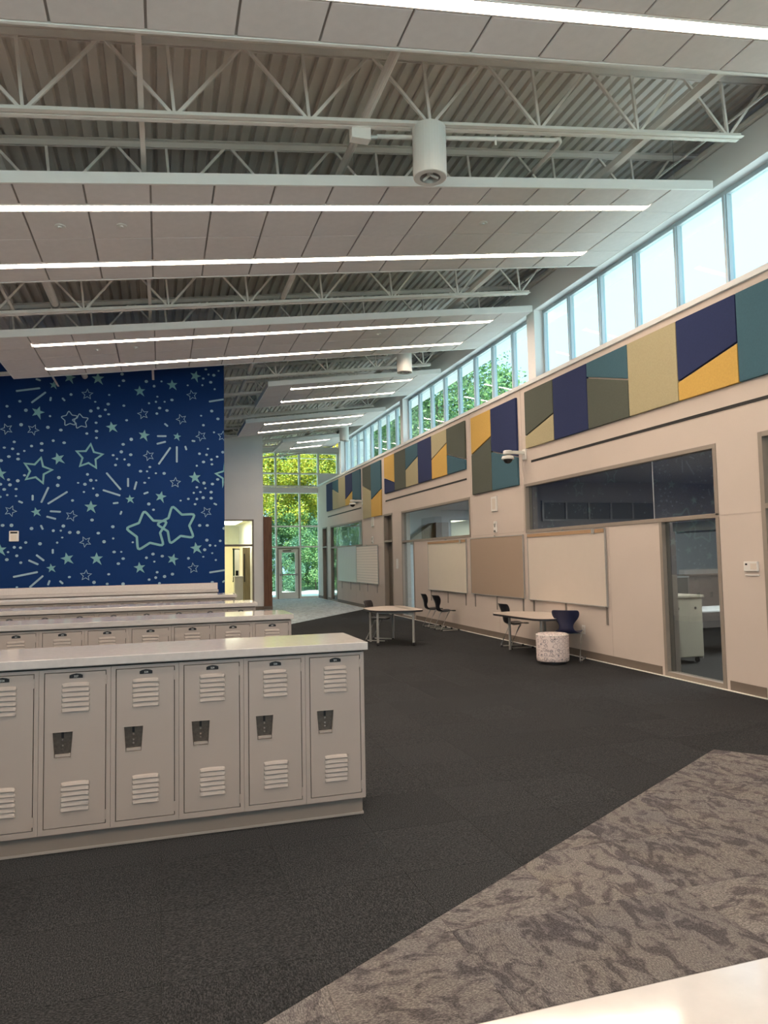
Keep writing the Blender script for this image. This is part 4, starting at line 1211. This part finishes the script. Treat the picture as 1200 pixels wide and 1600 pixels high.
# ================================================================ TABLES
def rounded(pts, r, n=5):
    out = []; N = len(pts)
    for i in range(N):
        p0, p, p1 = Vector(pts[i - 1]), Vector(pts[i]), Vector(pts[(i + 1) % N])
        a = p + (p0 - p).normalized() * r; b = p + (p1 - p).normalized() * r
        for k in range(n + 1):
            t = k / n; out.append(tuple(a * (1 - t) ** 2 + p * 2 * t * (1 - t) + b * t * t))
    return out
def table(label, c, pts, legs, z, casters, rad=.22):
    o = thing('student_table', label, 'table', (c[0], c[1], 0), group='pale student tables')
    P = rounded([(x - c[0], y - c[1]) for x, y in pts], rad, 7)
    MB().prism(P, z - .006, z, 'z').build('table_top', 'table', o)
    P2 = [(x * 1.008, y * 1.008) for x, y in P]
    MB().prism(P2, z - .036, z - .0062, 'z').build('edge_band', 'plastic', o)
    for i, (x, y) in enumerate(legs):
        x -= c[0]; y -= c[1]
        z0 = .065 if i in casters else .012
        MB().tube([(x, y, z0), (x, y, z - .037)], .023, 14).build('leg', 'silver', o, smooth=False)
        if i in casters:
            mb = MB().tube([(x - .013, y, .031), (x + .013, y, .031)], .0235, 16).box(x - .022, x + .022, y - .016, y + .016, .045, .066)
            mb.build('caster', 'plastic', o)
        else:
            MB().lathe([(.02, .0065), (.026, .009), (.026, .018), (.02, .02)], c=(x, y, 0), n=12).build('foot', 'plastic', o)
    mb = MB()
    L4 = [(x - c[0], y - c[1]) for x, y in legs]
    for a, b2 in ((0, 1), (1, 3), (3, 2), (2, 0)):
        mb.bar((*L4[a], z - .055), (*L4[b2], z - .055), .02, .03)
    mb.build('under_frame', 'silver', o)
    return o
table('pale trapezoid student table left, with a black chair behind it', (4.25, 13.4),
      [(3.76, 13.0), (4.30, 12.68), (4.71, 12.66), (4.71, 14.06), (4.33, 14.12), (3.79, 13.82)],
      [(3.92, 13.66), (3.89, 13.06), (4.50, 14.0), (4.51, 12.80)], .675, (1, 3))
table('pale student table right, beside the patterned ottoman', (5.92, 10.75),
      [(5.46, 11.50), (5.50, 10.5), (5.56, 9.98), (6.12, 9.90), (6.40, 10.35), (6.38, 11.3), (5.95, 11.62)],
      [(5.80, 11.42), (5.76, 10.25), (6.25, 11.0), (6.20, 10.32)], .665, ())

# ================================================================ CHAIRS
def chair(label, loc, rz, shell):
    o = thing('student_chair', label, 'chair', loc, rz, group='student chairs')
    prof = [(.215, .425, .17), (.205, .445, .195), (.12, .450, .205), (.0, .440, .205), (-.10, .438, .195), (-.155, .450, .15),
            (-.180, .49, .115), (-.190, .54, .105), (-.195, .60, .125), (-.205, .66, .185), (-.222, .72, .215), (-.245, .775, .215), (-.262, .80, .195)]
    n = 9; vs, fs = [], []
    for i, (x, z, hw) in enumerate(prof):
        for k in range(n):
            t = -1 + 2 * k / (n - 1)
            bend = abs(t) ** 2
            if i >= 8: px, pz = x + .05 * bend * (1 if i < 12 else 1), z
            elif i >= 5: px, pz = x + .03 * bend, z + .01 * bend
            else: px, pz = x, z + .018 * bend - .006
            vs.append((px, t * hw, pz))
    for i in range(len(prof) - 1):
        for k in range(n - 1):
            a = i * n + k; fs.append((a, a + 1, a + n + 1, a + n))
    s = MB().add(vs, fs).build('seat_shell', shell, o, smooth=True)
    md = s.modifiers.new('thick', 'SOLIDIFY'); md.thickness = .014; md.offset = 0
    md = s.modifiers.new('soft', 'SUBSURF'); md.levels = 1; md.render_levels = 1
    for sgn in (-1, 1):
        y = .195 * sgn
        pts = [(.06, y * .75, .425), (.03, y * .98, .415), (.0, y, .38), (-.165, y, .055), (-.168, y, .035), (-.15, y, .022), (-.12, y, .018), (.25, y, .018)]
        MB().tube(pts, .0135, 10).build('sled_leg', 'silver', o, smooth=True)
        MB().lathe([(.012, .0065), (.03, .0065), (.028, .022), (.014, .04)], c=(-.16, y, 0), n=12).build('rear_glide', 'plastic', o)
        MB().box(.235, .275, y - .02, y + .02, .0065, .034).build('front_glide', 'plastic', o, bevel=.005)
    MB().tube([(.06, -.15, .425), (.06, .15, .425)], .011, 8).tube([(-.06, -.17, .425), (-.06, .17, .425)], .010, 8).tube([(.05, -.12, .425), (-.08, -.12, .422)], .009, 6).tube([(.05, .12, .425), (-.08, .12, .422)], .009, 6).build('seat_support', 'silver', o)
    return o
chair('black chair at the left table, turned towards the windows', (4.16, 13.98, 0), math.radians(-38), 'plastic')
chair('left one of two black chairs under the whiteboard', (6.10, 15.95, 0), math.radians(-3), 'plastic')
chair('right one of two black chairs under the whiteboard', (6.10, 15.20, 0), math.radians(2), 'plastic')
chair('black chair tucked to the left end of the right table', (6.06, 11.76, 0), math.radians(-2), 'plastic')
chair('navy chair behind the patterned ottoman', (6.08, 9.98, 0), math.radians(48), 'navy_plastic')

# ================================================================ OTTOMAN
o = thing('ottoman', 'round drum ottoman in white fabric with grey ring print', 'ottoman', (5.69, 9.80, 0))
MB().lathe([(.20, .045), (.235, .05), (.243, .065), (.245, .10), (.245, .42), (.24, .445), (.22, .46), (.15, .466), (0, .468)], n=40).build('cushion', 'rings', o, smooth=True)
MB().lathe([(.235, .436), (.2465, .439), (.2465, .446), (.235, .449)], n=40).build('piping', 'white_plastic', o, smooth=True)
MB().lathe([(.19, .0065), (.195, .01), (.195, .045), (.0, .045)], n=32).build('base_disc', 'plastic', o)
MB().box(-.105, -.08, -.235, -.225, .39, .40).build('pull_tab', 'plastic', o)

# ================================================================ INSIDE THE NEAR CLASSROOM
o = thing('storage_cart', 'cream storage cart on casters seen through the near sidelight', 'cart', (7.45, 9.35, 0))
MB().box(-.28, .28, -.42, .42, .10, .98).build('cart_body', 'cart', o, bevel=.01)
MB().box(-.30, .30, -.44, .44, .98, 1.01).build('cart_top', 'cart', o)
for k in (-.22, .22):
    MB().lathe([(.02, 0), (.02, .004)], c=(0, 0, 0), n=12).build('finger_hole', 'black', o, loc=(k * .7, -.4215, .82)).rotation_euler = (math.pi / 2, 0, 0)
for sx in (-.22, .22):
    for sy in (-.34, .34):
        MB().tube([(sx - .015, sy, .045), (sx + .015, sy, .045)], .038, 12).box(sx - .02, sx + .02, sy - .01, sy + .01, .07, .10).build('caster', 'plastic', o)
o = thing('classroom_table', 'white-topped table in the dark classroom behind the sidelight', 'table', (8.75, 9.7, 0))
MB().box(-.75, .75, -.4, .4, .70, .735).build('table_top', 'room_white', o, bevel=.01)
for sx in (-.68, .68):
    for sy in (-.33, .33): MB().tube([(sx, sy, .0), (sx, sy, .70)], .022, 10).build('leg', 'silver', o)
o = thing('classroom_cabinet', 'grey two-door cabinet standing behind the white-topped table', 'cabinet', (9.3, 12.2, 0))
MB().box(-.7, .7, -.28, .28, .0, 1.15).build('cabinet_body', 'cab_grey', o)
MB().box(-.72, .72, -.30, .30, 1.15, 1.18).build('cabinet_top', 'room_white', o)
MB().box(-.68, -.01, -.295, -.281, .04, 1.12).build('cabinet_door', 'cab_grey', o)
MB().box(.01, .68, -.295, -.281, .04, 1.12).build('cabinet_door', 'cab_grey', o)
o = thing('classroom_whiteboard', 'wide whiteboard on the dark classroom end wall', 'board', (9.9, 13.0, 1.15))
MB().box(-1.9, 1.9, -.03, -.002, 0, 1.0).build('board_surface', 'room_white', o)
MB().box(-1.9, 1.9, -.08, -.03, 0, .03).build('pen_tray', 'silver', o)
o = thing('roller_shade', 'grey roller shade rolled up at the head of the near sidelight', 'shade', (WX + .20, 7.64, 1.98))
MB().box(-.06, .05, -.46, .46, -.05, .07).build('shade_cassette', 'white_plastic', o)
MB().tube([(0, -.45, -.065), (0, .45, -.065)], .012, 8).build('hem_bar', 'silver', o)
o = thing('classroom_shelf_window', 'row of framed interior panes on the classroom end wall', 'interior window', (8.9, 13.0, 2.36))
mb = MB().box(-1.5, 1.2, -.04, -.002, .36, .40).box(-1.5, 1.2, -.04, -.002, -.02, .02)
for k in range(6): mb.box(-1.5 + k * .535, -1.46 + k * .535, -.04, -.002, .02, .36)
mb.build('frame_bars', 'silver', o)
MB().box(-1.46, 1.17, -.01, -.003, .02, .36).build('pane', 'cab_grey', o)

# middle classroom: wood bulkhead
o = thing('wood_bulkhead', 'grey-brown wood bulkhead seen through the middle transom window', 'bulkhead', (8.1, 21.2, 0))
MB().box(-.0, .42, -.5, .19, 0, 2.72).build('wood_cladding', 'wood_dark', o)
MB().prism([(-1.0, 2.05), (0, 2.05), (0, 2.72)], -.3, .19, 'y').build('sloped_soffit', 'wood_olive', o)
MB().box(-1.0, 0, -.3, .19, 0, 2.05).build('lower_panel', 'room_white', o)

# lit room behind the grey wall ------------------------------------------------------
struct('ceiling_lobby_room', MB().box(XM - .2, 3.08, YW + .25, YE, 3.1, 3.2), 'cream')
struct('wall_lobby_room', MB().box(XM - .6, XM - .2, YW + .25, YE, 0, 3.2), 'cream')
o = thing('display_screen', 'wall screen reflecting green trees inside the lit room', 'screen', (2.60, 26.6, 0))
a = MB().box(-.03, .03, -.45, .45, .95, 2.05).build('screen_panel', 'screen', o)
MB().box(-.036, .04, -.48, .48, .90, .95).box(-.036, .04, -.48, .48, 2.05, 2.10).build('screen_bezel', 'black', o)
MB().tube([(.05, 0, 0), (.05, 0, 1.3)], .03, 10).box(-.25, .3, -.3, .3, 0, .04).build('screen_stand', 'black', o)
o.rotation_euler = (0, 0, math.radians(-17))
o = thing('wood_door', 'olive wood door with narrow dark vision slot in the lit room', 'door leaf', (2.93, 26.0, 0))
MB().box(-.16, .10, -.03, .03, .01, 2.12).build('door_leaf', 'wood_olive', o)
MB().box(-.12, -.08, -.036, -.03, .9, 1.9).build('vision_slot', 'black', o)
o = thing('pale_cabinet', 'pale narrow cabinet below the wall screen in the lit room', 'cabinet', (2.56, 25.3, 0))
MB().box(-.16, .12, -.2, .2, 0, 1.10).build('cabinet_body', 'cart', o, bevel=.005)
MB().box(-.17, .13, -.21, .21, 1.10, 1.13).build('cabinet_top', 'sill', o)
lt = thing('room_light', 'flat warm ceiling light inside the lit room behind the grey wall', 'ceiling light', (2.2, 27.0, 3.09))
MB().box(-.6, .6, -1.4, 1.4, -.03, 0).build('light_housing', 'fascia', lt)
M['room_lamp'] = emis('room_lamp', (1.0, 0.94, 0.68), 10.0)
MB().box(-.55, .55, -1.35, 1.35, -.036, -.031).build('light_panel', 'room_lamp', lt)
M['class_fill'] = emis('class_fill', (0.90, 0.95, 1.0), 30.0)
M['class_fill_dim'] = emis('class_fill_dim', (1.0, 0.93, 0.88), 26.0)
for i, (x, y) in enumerate(((9.5, 17.5), (9.5, 26.0), (9.0, 8.0))):  # unseen fill panels added to brighten the classrooms
    lt = thing('room_light', ('flat cool fill light added in the middle classroom', 'flat cool fill light added in the far classroom', 'dim flat fill light added in the near classroom')[i], 'ceiling light', (x, y, 3.14))
    MB().box(-.6, .6, -1.2, 1.2, -.03, 0).build('light_housing', 'fascia', lt)
    MB().box(-.55, .55, -1.15, 1.15, -.036, -.031).build('light_panel', 'class_fill' if i < 2 else 'class_fill_dim', lt)

# ================================================================ OUTSIDE
struct('ground', MB().box(-30, 60, YE + .3, 90, -.3, -.06).box(13.2, 60, -20, YE + .3, -.3, -.06), 'grass')
struct('path', MB().box(-6, 14, YE + .3, 39.2, -.055, .0), 'concrete')
struct('bounce_terrace', MB().box(-20, 16, -32, YB - .25, -.3, -.02), 'concrete')  # unseen paving added to bounce sunlight in through the back windows

def leaves_mesh(name, m, n, rx, ry, rz, size, seed, clumps=40):
    r = random.Random(seed)
    cl = []
    for _ in range(clumps):
        while True:
            p = Vector((r.uniform(-1, 1), r.uniform(-1, 1), r.uniform(-1, 1)))
            if .35 < p.length < .95: break
        cl.append((p, r.uniform(.18, .34)))
    vs, fs = [], []
    for i in range(n):
        c, cr = cl[r.randrange(clumps)]
        d = Vector((r.gauss(0, 1), r.gauss(0, 1), r.gauss(0, 1))).normalized() * cr * (r.random() ** .4)
        p = c + d; p = Vector((p.x * rx, p.y * ry, p.z * rz))
        s = size * r.uniform(.6, 1.3)
        u = Vector((r.gauss(0, 1), r.gauss(0, 1), r.gauss(0, .5))).normalized()
        v = u.cross(Vector((r.gauss(0, 1), r.gauss(0, 1), r.gauss(0, 1)))).normalized()
        k = len(vs)
        vs += [tuple(p - u * s), tuple(p + v * s * .5), tuple(p + u * s), tuple(p - v * s * .5)]
        fs.append((k, k + 1, k + 2, k + 3))
    return MB().add(vs, fs).mesh(name, m)
crown_y = leaves_mesh('crown', 'leaf_yellow', 30000, 2.6, 2.3, 3.0, .062, 1)
crown_g = leaves_mesh('crown', 'leaf_green', 26000, 2.6, 2.2, 3.0, .07, 2)
crown_c = leaves_mesh('crown', 'leaf_cool', 24000, 2.6, 2.3, 3.2, .07, 3)
crown_b = leaves_mesh('crown', 'leaf_green', 30000, 5.0, 5.0, 5.6, .13, 4, 70)
bush = leaves_mesh('foliage', 'leaf_green', 16000, 1.7, 1.3, 1.6, .048, 5)
bush_c = leaves_mesh('foliage', 'leaf_cool', 16000, 1.7, 1.3, 1.6, .048, 6)
trunk = MB().tube([(0, 0, -.1), (.05, 0, 2), (-.05, .1, 4), (.1, 0, 6.5)], .16, 8, r2=.06).tube([(0, 0, 3), (.9, .3, 5)], .06, 6).tube([(0, .05, 3.4), (-.8, -.3, 5.2)], .06, 6).mesh('trunk', 'bark')
def tree(x, y, zc, crown, s, label, rz=0.0):
    o = thing('tree', label, 'tree', (x, y, -.06), rz, group='trees outside')
    c = link('crown', crown, o, (0, 0, zc)); c.scale = (s, s, s)
    t = link('trunk', trunk, o); t.scale = (1, 1, max(.6, (zc + 1) / 7.0))
TR = [(5.4, 40.5, 6.2, crown_y, 1.15, 'yellow-green tree straight behind the exit door'),
      (9.2, 41.0, 5.8, crown_y, 1.1, 'yellow-green tree behind the right end panes'),
      (1.6, 41.0, 6.0, crown_y, 1.05, 'yellow-green tree hidden mostly by the grey wall'),
      (7.2, 45.5, 9.2, crown_c, 1.25, 'tall cool green tree behind the yellow ones'),
      (11.4, 45.0, 9.0, crown_c, 1.2, 'tall cool green tree behind the corner pane'),
      (3.2, 46.0, 6.5, crown_g, 1.2, 'green tree behind the left end panes'),
      (9.8, 50.0, 5.5, crown_g, 1.4, 'green tree deep behind the far classroom'),
      (13.6, 44.0, 6.5, crown_g, 1.4, 'green tree behind the far clerestory windows'),
      (12.2, 35.5, 8.0, crown_g, 1.1, 'green tree close to the far clerestory windows'),
      (17.0, 50.0, 8.0, crown_c, 1.6, 'cool green tree far to the right'),
      (12.6, 30.8, 10.6, crown_b, .70, 'large leafy tree filling the middle clerestory bay')]
for i, (x, y, z, c, s, l) in enumerate(TR): tree(x, y, z, c, s, l, i * 1.3)
k = 0
for j, (y, z) in enumerate(((38.4, 1.0), (39.8, 2.5))):
    for i in range(6):
        x = 2.6 + i * 1.8 + j * .8
        o = thing('shrub', 'green shrub of the %s hedge row, %s from the left' % (('front', 'rear')[j], ORD[i]), 'shrub', (x, y, -.06), i * 1.1 + j, group='shrubs behind the glazed end')
        c = link('foliage', bush if (i + j) % 2 else bush_c, o, (0, 0, z + .3))
        MB().tube([(0, 0, 0), (.05, 0, z)], .04, 6).build('stem', 'bark', o)
